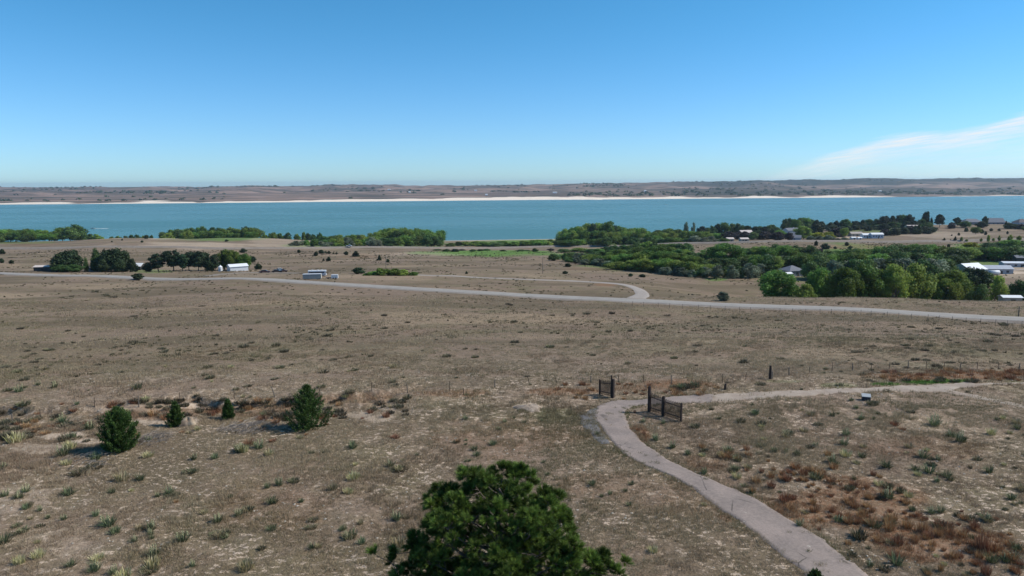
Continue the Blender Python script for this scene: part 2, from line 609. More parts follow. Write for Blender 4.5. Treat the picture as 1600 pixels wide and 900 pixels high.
for a in ((95, 680, 40, 7, .9), (140, 690, 30, 6, .9), (290, 657, 30, 8, .9), (250, 655, 40, 10, .7), (300, 634, 40, 4, .9), (60, 700, 60, 8, .5), (200, 640, 60, 7, .5), (590, 652, 60, 10, .55),
          (825, 635, 26, 5, .95), (640, 640, 60, 8, .35), (420, 655, 60, 12, .3), (30, 780, 50, 20, .35), (120, 850, 90, 30, .3),
          (1500, 420, 1, 1), (1560, 426, 60, 3.2, .9), (1590, 418, 20, 2, .8), (1590, 432, 50, 3, .4), (1150, 420, 1, 1), (1330, 371, 30, 2, .6), (1160, 372, 25, 2, .4), (1220, 373, 30, 2.5, .5),
          (300, 384, 120, 5, .5), (240, 371, 90, 2.5, .6), (440, 380, 60, 8, .35), (400, 430, 40, 3, .2), (1480, 366, 70, 6, .4), (640, 398, 90, 4, .3),
          (1210, 360, 14, 2, .8), (1285, 355, 20, 4, .5), (1350, 620, 60, 3, .2), (990, 655, 12, 20, .2), (1560, 600, 60, 3, .3),
          (1400, 760, 30, 8, .25), (1480, 860, 60, 14, .45), (1380, 800, 60, 8, .35), (1260, 760, 60, 8, .35), (1150, 645, 60, 5, .2)):
    spot(ZS, *a)
for a in ((1500, 588, 100, 6, .95), (1590, 584, 50, 5, 1), (1400, 588, 60, 4, .5), (880, 612, 60, 5, .7), (1060, 600, 60, 7, .75), (1000, 606, 50, 5, .5), (700, 615, 60, 6, .5), (560, 622, 60, 8, .5),
          (945, 445, 22, 3, .8), (240, 645, 80, 10, .5), (400, 640, 80, 10, .55), (1300, 790, 190, 36, .75), (1480, 850, 140, 26, .8), (1050, 770, 160, 40, .2), (780, 690, 120, 36, .25),
          (1000, 680, 14, 14, .7), (1300, 480, 1, 1), (1260, 470, 60, 4, .0), (1100, 725, 40, 16, .4), (420, 800, 100, 40, .18), (1420, 700, 120, 16, .3), (600, 405, 1, 1),
          (1320, 386, 90, 3, .5), (560, 400, 40, 4, .35), (60, 382, 50, 3, .35), (930, 420, 50, 3, .3)):
    spot(ZB, *a)
# beaches: near shore (low ground by the water) and the white far beach
lowland = (1 - sstep(LAKE_Z + 0.4, LAKE_Z + 1.5, GZ)) * (GR < 1500)
ZS = np.maximum(ZS, lowland)
fars = far
bb = np.interp(GX / np.maximum(GY, 1), us, [far[k][1] for k in sorted(far)])
fb = (GR > 2800) * (1 - sstep(bb - 40, bb + 60, GY + fbm(GX, GY, 220, 3, 61) * 240)) * (GY > 0)
ZS = np.maximum(ZS, fb * (1 - 0.55 * sstep(1100, 2400, GX)) * (1 - 0.45 * (1 - sstep(-1900, -900, GX))))
ZN = 1 - sstep(62, 120, GR)
ZF = sstep(2800, 3200, GR)
crest_dark = sstep(0.12, 0.33, GX / np.maximum(GY, 1)) * sstep(6450, 6900, GY + fbm(GX, GY, 500, 3, 71) * 900) * (GY > 0)
patch = sstep(0.08, 0.22, fbm(GX, GY * 0.5, 420, 4, 73)) * sstep(5200, 6300, GR) * 0.8
shorewood = sstep(0.1, 0.3, GX / np.maximum(GY, 1)) * sstep(bb - 20, bb + 160, GY) * (1 - sstep(4900, 5500, GY + fbm(GX, GY, 300, 3, 77) * 700)) * 0.75
ZD = np.clip(np.maximum(np.maximum(crest_dark, patch * 0.6), shorewood), 0, 1) * (GY > 0)
# green lowland on the far right shore
V = np.stack([GX, GY, GZ], -1).reshape(-1, 3)
i = np.arange(NR_ - 1)[:, None] * NP_
j = np.arange(NP_)[None, :]
j2 = (j + 1) % NP_
quads = np.stack([i + j, i + j2, i + NP_ + j2, i + NP_ + j], -1).reshape(-1, 4)[:, ::-1]
V2 = np.vstack([V, [[0, 0, 0.3]]])
GROUND = ground_material()
gme = mesh_np('ground', V2, quads, GROUND, smooth=True)
for nm, ch in (('zone', (ZR, ZS, ZB)), ('zone2', (ZN, ZF, ZD))):
    ca = gme.color_attributes.new(nm, 'FLOAT_COLOR', 'POINT')
    d = np.ones((len(V2), 4), np.float32)
    for q in range(3):
        d[:-1, q] = ch[q].ravel()
    ca.data.foreach_set('color', d.ravel())
put('ground', gme, kind='structure')
# (the few metres right under the camera)
cap = MB().poly([(6.05 * math.sin(a), 6.05 * math.cos(a), 0.26) for a in np.linspace(0, 2 * math.pi, 40)[:-1]][::-1])
cap.build('ground_patch', GROUND, kind='structure')

# ------------------------------------------------------------------ water
wm, t, bs = mat_new('water')
geo = t.add('ShaderNodeNewGeometry')
P = geo.outputs['Position']
band = t.noise(t.scaled(P, (0.35, 1.0, 1)), 0.0045, 5, 0.6)
c = t.mix(t.ramp(band, 0.36, 0.64), (0.058, 0.158, 0.138), (0.070, 0.175, 0.152))
t.put(bs.inputs['Base Color'], c)
t.put(bs.inputs['Roughness'], t.ramp(band, 0.3, 0.7, 0.30, 0.24))
bs.inputs['IOR'].default_value = 1.33
bs.inputs['Specular IOR Level'].default_value = 0.30
wn = t.noise(t.scaled(P, (0.6, 1.0, 1)), 0.35, 5, 0.6)
t.put(bs.inputs['Normal'], t.add('ShaderNodeBump', Height=wn, Distance=2.2, Strength=0.6))
MB().poly([(-12000, -1500, LAKE_Z), (12000, -1500, LAKE_Z), (12000, 6000, LAKE_Z), (-12000, 6000, LAKE_Z)]).build('lake_water', wm, kind='structure')

# ------------------------------------------------------------------ roads and paths
def surf_mat(name, col, col2, crack=True, scale=1.0, edge=None):
    m, t, bs = mat_new(name)
    P = t.add('ShaderNodeNewGeometry').outputs['Position']
    a = t.noise(P, 0.35 * scale, 6, 0.65)
    b = t.noise(P, 6.0 * scale, 5, 0.7)
    c = t.mix(t.ramp(a, 0.35, 0.65), col, col2)
    k = t.ramp(b, 0.3, 0.7, 0.86, 1.12)
    c = t.mix(1.0, c, t.add('ShaderNodeCombineColor', i0=k, i1=k, i2=k).outputs[0], 'MULTIPLY')
    c = t.mix(1.0, c, (0.80, 0.79, 0.80), 'MULTIPLY')
    if crack:
        v = t.add('ShaderNodeTexVoronoi', {'feature': 'DISTANCE_TO_EDGE'}, Vector=t.mix(0.12, P, t.noise(P, 1.2, 3)), Scale=0.42)
        ck = t.math('MULTIPLY', t.ramp(v.outputs['Distance'], 0.0, 0.018, 1.0, 0.0), t.ramp(t.noise(P, 0.3, 2), 0.5, 0.6))
        c = t.mix(ck, c, (0.07, 0.06, 0.05))
        sp = t.ramp(t.noise(P, 0.9, 5, 0.7), 0.66, 0.7)
        c = t.mix(t.math('MULTIPLY', sp, 0.7), c, (0.50, 0.45, 0.37))
    t.put(bs.inputs['Base Color'], c)
    bs.inputs['Roughness'].default_value = 0.9
    bs.inputs['Specular IOR Level'].default_value = 0.2
    t.put(bs.inputs['Normal'], t.add('ShaderNodeBump', Height=b, Distance=0.02, Strength=0.8))
    return m


def smooth_poly(pts, n):
    """Catmull-Rom through points, n samples per span"""
    pts = [Vector(p) for p in pts]
    out = []
    for k in range(len(pts) - 1):
        p0, p1, p2, p3 = pts[max(k - 1, 0)], pts[k], pts[k + 1], pts[min(k + 2, len(pts) - 1)]
        for s_ in range(n):
            q = s_ / n
            out.append(0.5 * ((2 * p1) + (p2 - p0) * q + (2 * p0 - 5 * p1 + 4 * p2 - p3) * q * q + (3 * p1 - p0 - 3 * p2 + p3) * q ** 3))
    out.append(pts[-1])
    return out


def strip(name, L, R, mat, lift, nx=6, skirt=0.25, ragged=0.0, crown=0.0, relax=0):
    """sheet between two plan lines, laid on the ground"""
    L = np.array([(p[0], p[1]) for p in L])
    R = np.array([(p[0], p[1]) for p in R])
    n = len(L)
    rag = fbm(np.arange(n) * 1.0, np.zeros(n), 2.2, 3, 3)[:, None] * ragged
    rag2 = fbm(np.arange(n) * 1.0, np.ones(n) * 7, 2.2, 3, 4)[:, None] * ragged
    d = R - L
    ln = np.linalg.norm(d, axis=1, keepdims=True)
    L, R = L - d / ln * rag, R + d / ln * rag2
    rows = []
    tt = np.linspace(0, 1, nx + 1)
    P2 = L[:, None] + (R - L)[:, None] * tt[None, :, None]
    z = gz(P2[..., 0].ravel(), P2[..., 1].ravel()).reshape(n, nx + 1)
    if relax:                                   # graded bed
        zc_ = z.max(1)
        kk = np.ones(relax) / relax
        zc_ = np.convolve(np.pad(zc_, relax // 2, 'edge'), kk, 'valid')[:n]
        z = np.maximum(z, np.repeat(zc_[:, None], nx + 1, 1))
    z = z + lift + crown * (1 - (2 * tt - 1) ** 2)[None]
    V = np.concatenate([P2, z[..., None]], -1)
    lo0, lo1 = V[:, :1].copy(), V[:, -1:].copy()
    lo0[..., :2] -= (d / ln)[:, None] * skirt
    lo1[..., :2] += (d / ln)[:, None] * skirt
    for q in (lo0, lo1):
        q[..., 2] = gz(q[..., 0].ravel(), q[..., 1].ravel()).reshape(n, 1) - 0.05
    V = np.concatenate([lo0, V, lo1], 1)
    w_ = V.shape[1]
    ii = np.arange(n - 1)[:, None] * w_ + np.arange(w_ - 1)[None]
    Fq = np.stack([ii, ii + 1, ii + w_ + 1, ii + w_], -1).reshape(-1, 4)
    return put(name, mesh_np(name, V.reshape(-1, 3), Fq, mat, smooth=True), kind='structure')


def offset_line(C, wdt):
    C = [Vector((c[0], c[1])) for c in C]
    L, R = [], []
    for k, c in enumerate(C):
        tn = (C[min(k + 1, len(C) - 1)] - C[max(k - 1, 0)]).normalized()
        nr = Vector((tn.y, -tn.x))
        w_ = wdt[k] if hasattr(wdt, '__len__') else wdt
        L.append(c - nr * w_ / 2)
        R.append(c + nr * w_ / 2)
    return L, R


M_PATH = surf_mat('path_paving', (0.360, 0.288, 0.240), (0.290, 0.236, 0.198), True, 1.0)
M_TRACK = surf_mat('track_dirt', (0.47, 0.385, 0.30), (0.37, 0.29, 0.22), False, 1.5)
M_ROAD = surf_mat('road_asphalt', (0.40, 0.365, 0.315), (0.35, 0.32, 0.275), False, 1.0)
M_LANE = surf_mat('lane_surface', (0.43, 0.375, 0.32), (0.38, 0.325, 0.27), False, 1.0)
M_GRAVEL = surf_mat('lane_gravel', (0.32, 0.27, 0.215), (0.26, 0.215, 0.17), False, 1.0)

pathL = [(1420, 1010), (1335, 955), (1262, 900), (1206, 852), (1133, 800), (1075, 758), (1010, 728), (966, 700), (940, 668), (930, 650), (934, 637), (950, 629), (974, 626), (1015, 623.5), (1060, 619.5), (1115, 617)]
pathR = [(1560, 1010), (1450, 955), (1353, 898), (1296, 853), (1213, 800), (1138, 762), (1066, 731), (1020, 704), (990, 676), (977, 656), (976, 644), (983, 637), (997, 633.5), (1024, 632), (1064, 630), (1112, 628)]
Lw = smooth_poly([hit(*p).to_2d().to_3d() for p in pathL], 14)
Rw = smooth_poly([hit(*p).to_2d().to_3d() for p in pathR], 14)
strip('footpath', Lw, Rw, M_PATH, 0.06, 10, 0.12, 0.26)
PATH_POLY = [(p.x, p.y) for p in Lw] + [(p.x, p.y) for p in Rw[::-1]]

tL = [(1110, 617.2), (1160, 615), (1200, 612.5), (1260, 610), (1300, 608), (1350, 606), (1400, 604), (1440, 602.5), (1475, 600), (1500, 599), (1535, 599), (1570, 598.3), (1605, 597.5)]
tR = [(1108, 628.2), (1160, 625), (1200, 621), (1260, 617.5), (1300, 615), (1350, 612.5), (1400, 611), (1440, 612), (1475, 611), (1500, 606), (1530, 602.5), (1570, 600.2), (1605, 598.6)]
TLw = smooth_poly([hit(*p).to_2d().to_3d() for p in tL], 10)
TRw = smooth_poly([hit(*p).to_2d().to_3d() for p in tR], 10)
strip('dirt_track', TLw, TRw, M_TRACK, 0.035, 8, 0.3, 0.5)
TRACK_POLY = [(p.x, p.y) for p in TLw] + [(p.x, p.y) for p in TRw[::-1]]
side_c = smooth_poly([hit(*p).to_2d().to_3d() for p in [(1470, 610), (1500, 615), (1530, 621), (1570, 629), (1610, 637), (1700, 655)]], 8)
L_, R_ = offset_line(side_c, 0.9)
strip('foot_trail', L_, R_, M_TRACK, 0.03, 4, 0.25, 0.3)
# washed-out gravel apron beside the bend
gm = surf_mat('blue_gravel', (0.235, 0.215, 0.20), (0.15, 0.145, 0.14), False, 4.0)
gL = [hit(*p).to_2d().to_3d() for p in [(934, 636), (918, 643), (908, 652), (912, 665), (925, 680), (944, 694)]]
gR = [hit(*p).to_2d().to_3d() for p in [(937, 637), (932, 644), (931, 653), (934, 665), (942, 680), (952, 694)]]
strip('gravel_apron', smooth_poly(gL, 8), smooth_poly(gR, 8), gm, 0.04, 5, 0.2, 0.3)

# highway: a straight line on the plan through the pasture
A = Vector((u_of(0, 429) * 342, 342, 0))
B = Vector((u_of(1600, 503) * 154, 154, 0))
dv = (B - A).normalized()
roadc = [A + dv * s for s in np.arange(-500, (B - A).length + 160, 4.0)]


def clear_side(p):
    return p


L_, R_ = offset_line(roadc, 5.2)
strip('road_shoulder', *offset_line(roadc, 6.9), M_GRAVEL, 0.10, 6, 0.9, 0.7, relax=9)
strip('road', L_, R_, M_ROAD, 0.20, 6, 0.3, 0.1, 0.05, relax=9)
# gravel lane with its hairpin
lane = [(575, 426.5), (600, 428), (650, 429.7), (700, 431), (800, 436), (900, 439.5), (950, 442.5), (980, 446), (997, 452), (1003, 460), (994, 466), (985, 471)]
lane_c = smooth_poly([hit(*p).to_2d().to_3d() for p in lane], 10)
L_, R_ = offset_line(lane_c, [3.6 + 3.0 * max(0, (k / len(lane_c) - 0.8) / 0.2) for k in range(len(lane_c))])
strip('gravel_lane', L_, R_, M_LANE, 0.12, 5, 0.5, 0.3)
# farm drives
for nm, pts, wd, mt in (('farm_drive', [(318, 432), (340, 429), (360, 427.5), (390, 426), (440, 426.5), (470, 427)], 4, M_GRAVEL), ('dirt_drive', [(1540, 427), (1560, 424.5), (1600, 421), (1660, 418)], 4, M_TRACK),
                        ('dirt_drive', [(1330, 455), (1400, 462), (1480, 466), (1530, 464), (1620, 462)], 3, M_GRAVEL)):
    cc = smooth_poly([hit(*p).to_2d().to_3d() for p in pts[:]], 8)
    if nm == 'dirt_drive' and pts[0][0] == 1330:
        continue
    L_, R_ = offset_line(cc, wd)
    strip(nm, L_, R_, mt, 0.1, 4, 0.5, 0.3)
# the old rail grade: low embankment with a dark cut edge, then the county road on the right
rail = [at(x, Yd) for x, Yd in ((-200, 660), (0, 655), (240, 640), (400, 650), (560, 690), (700, 712), (800, 735), (900, 735), (1000, 705), (1060, 680), (1150, 640), (1200, 622), (1300, 608), (1400, 596), (1500, 592), (1600, 590), (1800, 590))]
rc = smooth_poly([p.to_2d().to_3d() for p in rail], 16)
L_, R_ = offset_line(rc, 5.0)
strip('county_road', L_, R_, M_GRAVEL, 1.3, 4, 3.0, 0.4, relax=9)

# ------------------------------------------------------------------ plants: shared building
def cards(C, size, nrm=None, asp=1.0, spread=0.8, rng=RNG, tri=True):
    """little leaf faces at points C: returns verts, faces"""
    n = len(C)
    size = np.broadcast_to(np.asarray(size, float), (n,))[:, None]
    d = rng.normal(size=(n, 3))
    if nrm is not None:
        d = nrm + d * spread
    d /= np.linalg.norm(d, axis=1, keepdims=True) + 1e-9
    a = np.cross(d, rng.normal(size=(n, 3)))
    a /= np.linalg.norm(a, axis=1, keepdims=True) + 1e-9
    b = np.cross(d, a)
    if tri:
        Vv = np.stack([C - a * size * 0.6 - b * size * 0.4 * asp, C + a * size * 0.6 - b * size * 0.4 * asp, C + b * size * 0.75 * asp + d * size * 0.2], 1)
        k = 3
    else:
        Vv = np.stack([C - a * size * 0.5, C - b * size * 0.5 * asp, C + a * size * 0.5, C + b * size * 0.5 * asp + d * size * 0.15], 1)
        k = 4
    return Vv.reshape(-1, 3), np.arange(n * k).reshape(n, k)


def shade_tint(n, k, lo=0.65, hi=1.35, rng=RNG, per=None):
    v = rng.uniform(lo, hi, n) if per is None else per
    t_ = np.stack([v * rng.uniform(0.92, 1.1, n), v, v * rng.uniform(0.85, 1.1, n)], 1)
    return np.repeat(t_, k, 0)


M_BARK = simple('bark', (0.13, 0.105, 0.085), 0.95, 0.3, 8, bump=0.02)
M_BARKG = simple('pale_bark', (0.22, 0.20, 0.175), 0.95, 0.3, 8, bump=0.02)
M_LEAF = leafy('leaves_green', (0.145, 0.228, 0.044), 0.34, 0.35, 0.05)
M_LEAFD = leafy('leaves_dark', (0.078, 0.132, 0.036), 0.34, 0.25, 0.04)
M_LEAFY = leafy('leaves_yellow', (0.30, 0.30, 0.035), 0.15, 0.4, 0.03)
M_LEAFL = leafy('leaves_light', (0.215, 0.275, 0.056), 0.18, 0.4, 0.03)
M_SILVER = leafy('leaves_silver', (0.165, 0.195, 0.125), 0.22, 0.2, 0.04)
M_CEDAR = leafy('cedar_foliage', (0.032, 0.052, 0.020), 0.25, 0.1, 0.05)
M_PURPLE = leafy('leaves_purple', (0.050, 0.040, 0.040), 0.2, 0.15, 0.04)
M_PINE = leafy('pine_needles', (0.035, 0.060, 0.028), 0.2, 0.1, 0.04)


def lobed_crown(n_lobes, n_leaf, leaf, shape, seed, flat=0.8, z0=0.28, zt=1.0, w=0.5):
    """uneven crown in a unit-high tree: lobes scattered through a volume, leaves on and in them"""
    rg = np.random.default_rng(seed)
    PR = {'round': (0.72, 1.0, 0.97, 0.72, 0.25), 'spread': (0.55, 0.88, 1.0, 0.95, 0.40), 'column': (0.7, 0.9, 0.9, 0.7, 0.25), 'cone': (1.0, 0.9, 0.65, 0.38, 0.06)}[shape]
    L = []
    for k in range(n_lobes):
        f = ((k + 0.5) / n_lobes + rg.uniform(-.04, .04))
        f = min(max(f, 0.0), 1.0)
        m = np.interp(f, (0, .25, .5, .75, 1), PR)
        a = k * 2.39996 + rg.uniform(-.6, .6)
        q = math.sqrt(rg.uniform(0.12, 1.0)) * m * rg.uniform(0.8, 1.15)
        L.append((math.cos(a) * q * w * 0.72, math.sin(a) * q * w * 0.72, z0 + 0.06 + (zt - z0 - 0.15) * f, rg.uniform(0.5, 1.35) * (0.6 + 0.5 * m)))
    L = np.array(L)
    rad = (w * 0.40) * L[:, 3] * (12 / n_lobes) ** 0.25
    pick = rg.choice(n_lobes, n_leaf, p=rad ** 2 / (rad ** 2).sum())
    d = rg.normal(size=(n_leaf, 3))
    d /= np.linalg.norm(d, axis=1, keepdims=True)
    rr = rad[pick] * (rg.random(n_leaf) ** 0.28) * rg.uniform(0.75, 1.12, n_leaf)
    rr = rr * np.where(rg.random(n_leaf) < 0.16, rg.uniform(1.05, 1.45, n_leaf), 1.0)
    C = L[pick, :3] + d * rr[:, None] * np.array([1, 1, flat])
    C[:, 2] = np.clip(C[:, 2], z0 * 0.4, zt)
    Vv, Ff = cards(C, leaf * rg.uniform(0.6, 1.4, n_leaf), d, 0.9, 0.7, rg)
    lobe_t = rg.uniform(0.75, 1.25, n_lobes)[pick]
    return Vv, Ff, shade_tint(n_leaf, 3, per=lobe_t * rg.uniform(0.75, 1.25, n_leaf), rng=rg), L


def trunk_mesh(name, L, z0, mat, r=0.022, seed=1, stems=1, n=5):
    rg = random.Random(seed)
    mb = MB()
    for s_ in range(stems):
        bx, by = (0, 0) if stems == 1 else (rg.uniform(-.06, .06), rg.uniform(-.06, .06))
        hub = Vector((bx * 1.6 + rg.uniform(-.02, .02), by * 1.6, z0 + 0.12))
        mb.tube([(bx, by, -0.06), (bx, by, 0.02), (bx * 1.3 + rg.uniform(-.01, .01), by * 1.3, z0 * 0.6), tuple(hub)], [r * 1.5, r * 1.1, r, r * 0.75], 6)
        idx = list(range(len(L)))
        rg.shuffle(idx)
        for k in idx[:7]:
            e = Vector(L[k][:3])
            m_ = hub.lerp(e, 0.5) + Vector((0, 0, 0.03))
            mb.tube([tuple(hub - Vector((0, 0, rg.uniform(0.0, 0.1)))), tuple(m_), tuple(e)], [r * 0.5, r * 0.34, r * 0.12], 4)
    return mb.mesh(name, mat, True)


KINDS = {}


def kind(key, nm, mat, bark, variants, **kw):
    out = []
    for q in range(variants):
        a = dict(kw)
        st = a.pop('stems', 1)
        r = a.pop('r', 0.022)
        Vv, Ff, tt_, L = lobed_crown(seed=hash_s(key) + q, **a)
        cm = mesh_np(nm + '_crown', Vv, Ff, mat, tt_)
        tm = trunk_mesh(nm + '_trunk', L, a['z0'], bark, r, hash_s(key) + q, st)
        out.append((cm, tm))
    KINDS[key] = (nm, out)


def hash_s(s_):
    return sum(ord(c) * (i_ + 1) for i_, c in enumerate(s_)) % 9973


kind('cotton', 'cottonwood_tree', M_LEAF, M_BARKG, 5, n_lobes=16, n_leaf=4350, leaf=0.045, shape='spread', z0=0.16, w=0.5, flat=0.8)
kind('cottonlight', 'willow_tree', M_LEAFL, M_BARKG, 3, n_lobes=18, n_leaf=4350, leaf=0.042, shape='round', z0=0.10, w=0.5, flat=1.0, stems=2)
kind('bigcotton', 'cottonwood_tree', M_LEAF, M_BARKG, 4, n_lobes=26, n_leaf=10150, leaf=0.032, shape='spread', z0=0.12, w=0.5, flat=0.75, stems=2)
kind('biglight', 'willow_tree', M_LEAFL, M_BARKG, 3, n_lobes=28, n_leaf=10150, leaf=0.032, shape='round', z0=0.08, w=0.5, flat=0.9, stems=2)
kind('darktree', 'elm_tree', M_LEAFD, M_BARK, 4, n_lobes=18, n_leaf=4930, leaf=0.045, shape='round', z0=0.10, w=0.5, flat=0.85)
kind('silver', 'olive_tree', M_SILVER, M_BARK, 3, n_lobes=14, n_leaf=3480, leaf=0.05, shape='round', z0=0.06, w=0.5, flat=0.9, stems=2)
kind('cedar', 'cedar_tree', M_CEDAR, M_BARK, 4, n_lobes=22, n_leaf=3770, leaf=0.05, shape='cone', z0=0.04, w=0.5, flat=0.9)
kind('cedarround', 'cedar_tree', M_CEDAR, M_BARK, 3, n_lobes=20, n_leaf=4930, leaf=0.05, shape='round', z0=0.05, w=0.5, flat=0.9)
kind('pinefar', 'pine_tree', M_PINE, M_BARK, 4, n_lobes=20, n_leaf=4350, leaf=0.042, shape='spread', z0=0.20, w=0.42, flat=0.55, r=0.02)
kind('poplar', 'poplar_tree', M_LEAFD, M_BARK, 2, n_lobes=16, n_leaf=3190, leaf=0.05, shape='column', z0=0.06, w=0.5, flat=1.3)
kind('yellow', 'yellow_tree', M_LEAFY, M_BARKG, 2, n_lobes=14, n_leaf=3190, leaf=0.06, shape='round', z0=0.08, w=0.5, flat=0.8)
kind('purple', 'plum_tree', M_PURPLE, M_BARK, 2, n_lobes=14, n_leaf=3190, leaf=0.055, shape='round', z0=0.06, w=0.5, flat=0.9)
kind('bush', 'green_bush', M_LEAF, M_BARK, 3, n_lobes=12, n_leaf=2465, leaf=0.085, shape='round', z0=0.02, w=0.5, flat=0.9, stems=3)
kind('darkbush', 'dark_bush', M_CEDAR, M_BARK, 2, n_lobes=12, n_leaf=2755, leaf=0.085, shape='round', z0=0.02, w=0.5, flat=0.8, stems=3)

TREES = []


def tree(key, px, ytop, wpx, label, cat='tree', group=None, ybase=None, Y=None, hmin=1.2, sink=0.1):
    if Y is None:
        p = hit(px, ybase)
        if p.y < 0:
            return
    else:
        p = at(px, Y, 390)
    Y = p.y
    u = p.x / p.y
    h = max(hmin, z_for(u, Y, ytop) - p.z) * 1.03
    wd = wpx * mpp(Y) * 1.12
    nm, var = KINDS[key]
    cm, tm = var[random.randrange(len(var))]
    r = thing(nm, label, cat, (p.x, p.y, p.z - sink), random.uniform(0, 6.28), group, (wd * random.uniform(0.85, 1.15), wd * random.uniform(0.85, 1.15), h))
    put('crown', cm, r)
    put('trunk', tm, r)
    TREES.append((p.x, p.y, wd / 2))
    return r


ORD = 'first second third fourth fifth sixth seventh eighth ninth tenth eleventh twelfth thirteenth fourteenth fifteenth sixteenth seventeenth eighteenth nineteenth twentieth'.split()
ORD += ['twenty-' + o for o in ORD[:9]] + ['thirtieth'] + ['thirty-' + o for o in ORD[:9]] + ['fortieth']
ADJ = {'cotton': 'green cottonwood', 'cottonlight': 'light green willow', 'bigcotton': 'large green cottonwood', 'biglight': 'large yellow-green willow', 'darktree': 'dark green elm',
       'silver': 'silvery olive tree', 'cedar': 'pointed dark cedar', 'cedarround': 'rounded dark cedar', 'pinefar': 'dark ragged pine', 'poplar': 'narrow dark poplar',
       'yellow': 'bright yellow-leaved tree', 'purple': 'purplish dark-leaved tree', 'bush': 'low green bush', 'darkbush': 'low dark bush'}


def row(where, kinds, line, step, wr, group, skip=0.0, jy=2.3):
    """a row of separate trees; line = (x, ytop, depth) knots"""
    xs = [q[0] for q in line]
    x = xs[0]
    spots_ = []
    while x <= xs[-1]:
        yt = float(np.interp(x, xs, [q[1] for q in line]))
        Yd = float(np.interp(x, xs, [q[2] for q in line]))
        if random.random() > skip:
            spots_.append((x + random.uniform(-.25, .25) * step, yt + random.uniform(-jy, jy), Yd * random.uniform(0.98, 1.02)))
        x += step * random.uniform(0.75, 1.25)
    spots_.sort()
    for k, (x, yt, Yd) in enumerate(spots_):
        kk = random.choices([q[0] for q in kinds], [q[1] for q in kinds])[0]
        tree(kk, x, yt, random.uniform(*wr), f'{ADJ[kk]}, {ORD[min(k, 39)]} from left in {where}', 'tree', group, Y=Yd)


G1 = 'trees of the grove at the far left shore'
row('the lakeside row at the far left edge', [('cotton', 3), ('darktree', 1)], [(-60, 359, 905), (8, 358, 905), (60, 358, 900), (86, 359, 900), (100, 354, 890), (124, 353.5, 885)], 12, (22, 30), G1)
row('the front row of the far left shore grove', [('cotton', 2), ('darktree', 2)], [(-50, 364, 870), (30, 364, 870), (88, 366, 865)], 12, (18, 25), G1)
row('the low lake scrub at the left', [('darktree', 1), ('bush', 1)], [(132, 366, 930), (150, 365, 950), (162, 371, 950)], 9, (12, 16), 'low scrub at the left shore', 0, 1)
row('the thin scrub line on the ridge edge left', [('darktree', 1), ('bush', 1)], [(178, 370.5, 930), (205, 367, 930), (245, 367.5, 930)], 8, (8, 12), 'thin scrub on the left ridge edge', 0.15, 1)
G2 = 'trees of the left middle shore grove'
row('the back lakeside grove row above the farm', [('cotton', 3), ('darktree', 2)], [(258, 363, 960), (275, 358, 960), (300, 354.5, 960), (345, 355, 960), (375, 358, 960), (392, 355, 950), (404, 357, 950)], 10, (18, 25), G2)
row('the front lakeside grove row above the farm', [('cotton', 2), ('cottonlight', 1)], [(262, 366, 925), (300, 361, 925), (350, 362, 925), (398, 364, 920)], 13, (16, 22), G2)
row('the sparse shore scrub right of the lakeside grove', [('darktree', 1), ('bush', 2)], [(412, 367, 1000), (450, 363.5, 1010), (505, 366, 1000)], 9, (9, 13), 'sparse shore scrub', 0.1)
G3 = 'trees of the centre-left shore grove'
row('the silvery scrub left of the domed grove', [('silver', 3), ('bush', 1)], [(457, 378, 715), (485, 376, 718), (520, 378, 720), (558, 380, 722)], 9, (12, 16), G3)
row('the middle row left of the domed centre grove', [('cotton', 2), ('darktree', 1), ('cottonlight', 1)], [(492, 375, 760), (510, 368, 790), (560, 367, 800), (592, 369, 800)], 11, (17, 23), G3)
row('the low front row left of the domed grove', [('cotton', 2), ('cottonlight', 1), ('silver', 1)], [(520, 373, 745), (560, 373, 745), (600, 373, 745)], 12, (15, 20), G3)
row('the back row of the domed centre grove', [('cotton', 1)], [(588, 364, 900), (602, 357, 890), (615, 354.5, 880), (640, 356.5, 880), (665, 359, 880), (690, 362, 870)], 10, (20, 27), G3)
row('the middle row of the domed centre grove', [('cotton', 3), ('darktree', 1)], [(598, 362, 830), (615, 359, 820), (660, 362, 820), (692, 366, 815)], 11, (18, 25), G3)
row('the front row of the domed centre grove', [('cotton', 2), ('darktree', 2)], [(600, 370, 765), (650, 368, 765), (696, 369, 765)], 12, (17, 24), G3)
G4 = 'bushes of the green shore flat'
row('the bushes on the green flat before the lake', [('bush', 3), ('darktree', 1)], [(705, 379, 800), (735, 376, 800), (760, 379, 800), (800, 378, 795), (850, 376, 790), (872, 376, 790)], 12, (16, 24), G4, 0, 1)
row('the low bushes by the green flat shoreline', [('bush', 1)], [(770, 377.5, 960), (800, 377, 960), (868, 372.5, 950)], 15, (12, 18), G4, 0.1, 0.7)
G5 = 'dark marsh shrubs below the rail grade'
row('the dark shrubs lining the marsh below the embankment', [('darktree', 2), ('darkbush', 1), ('purple', 1)], [(672, 389, 640), (720, 389, 640), (800, 390, 630), (860, 388, 620), (905, 388, 610)], 13, (10, 16), G5, 0.15, 1)
row('the shrubs at the lower edge of the marsh', [('silver', 1), ('darktree', 2)], [(860, 395, 480), (900, 397, 470), (930, 398, 450)], 10, (12, 16), G5)
G6 = 'trees of the big centre-right grove'
row('the back row of the tall centre-right shore grove', [('cotton', 3), ('darktree', 1)], [(880, 364, 900), (890, 358, 895), (915, 351, 890), (950, 347, 880), (962, 352, 880), (985, 357, 880), (1020, 359, 880), (1060, 358, 880)], 10, (20, 28), G6)
row('the middle row of the tall centre-right shore grove', [('cotton', 3), ('cottonlight', 1)], [(876, 369, 800), (900, 362, 800), (950, 360, 800), (1000, 365, 800), (1075, 363, 800), (1120, 364, 790)], 11, (19, 26), G6)
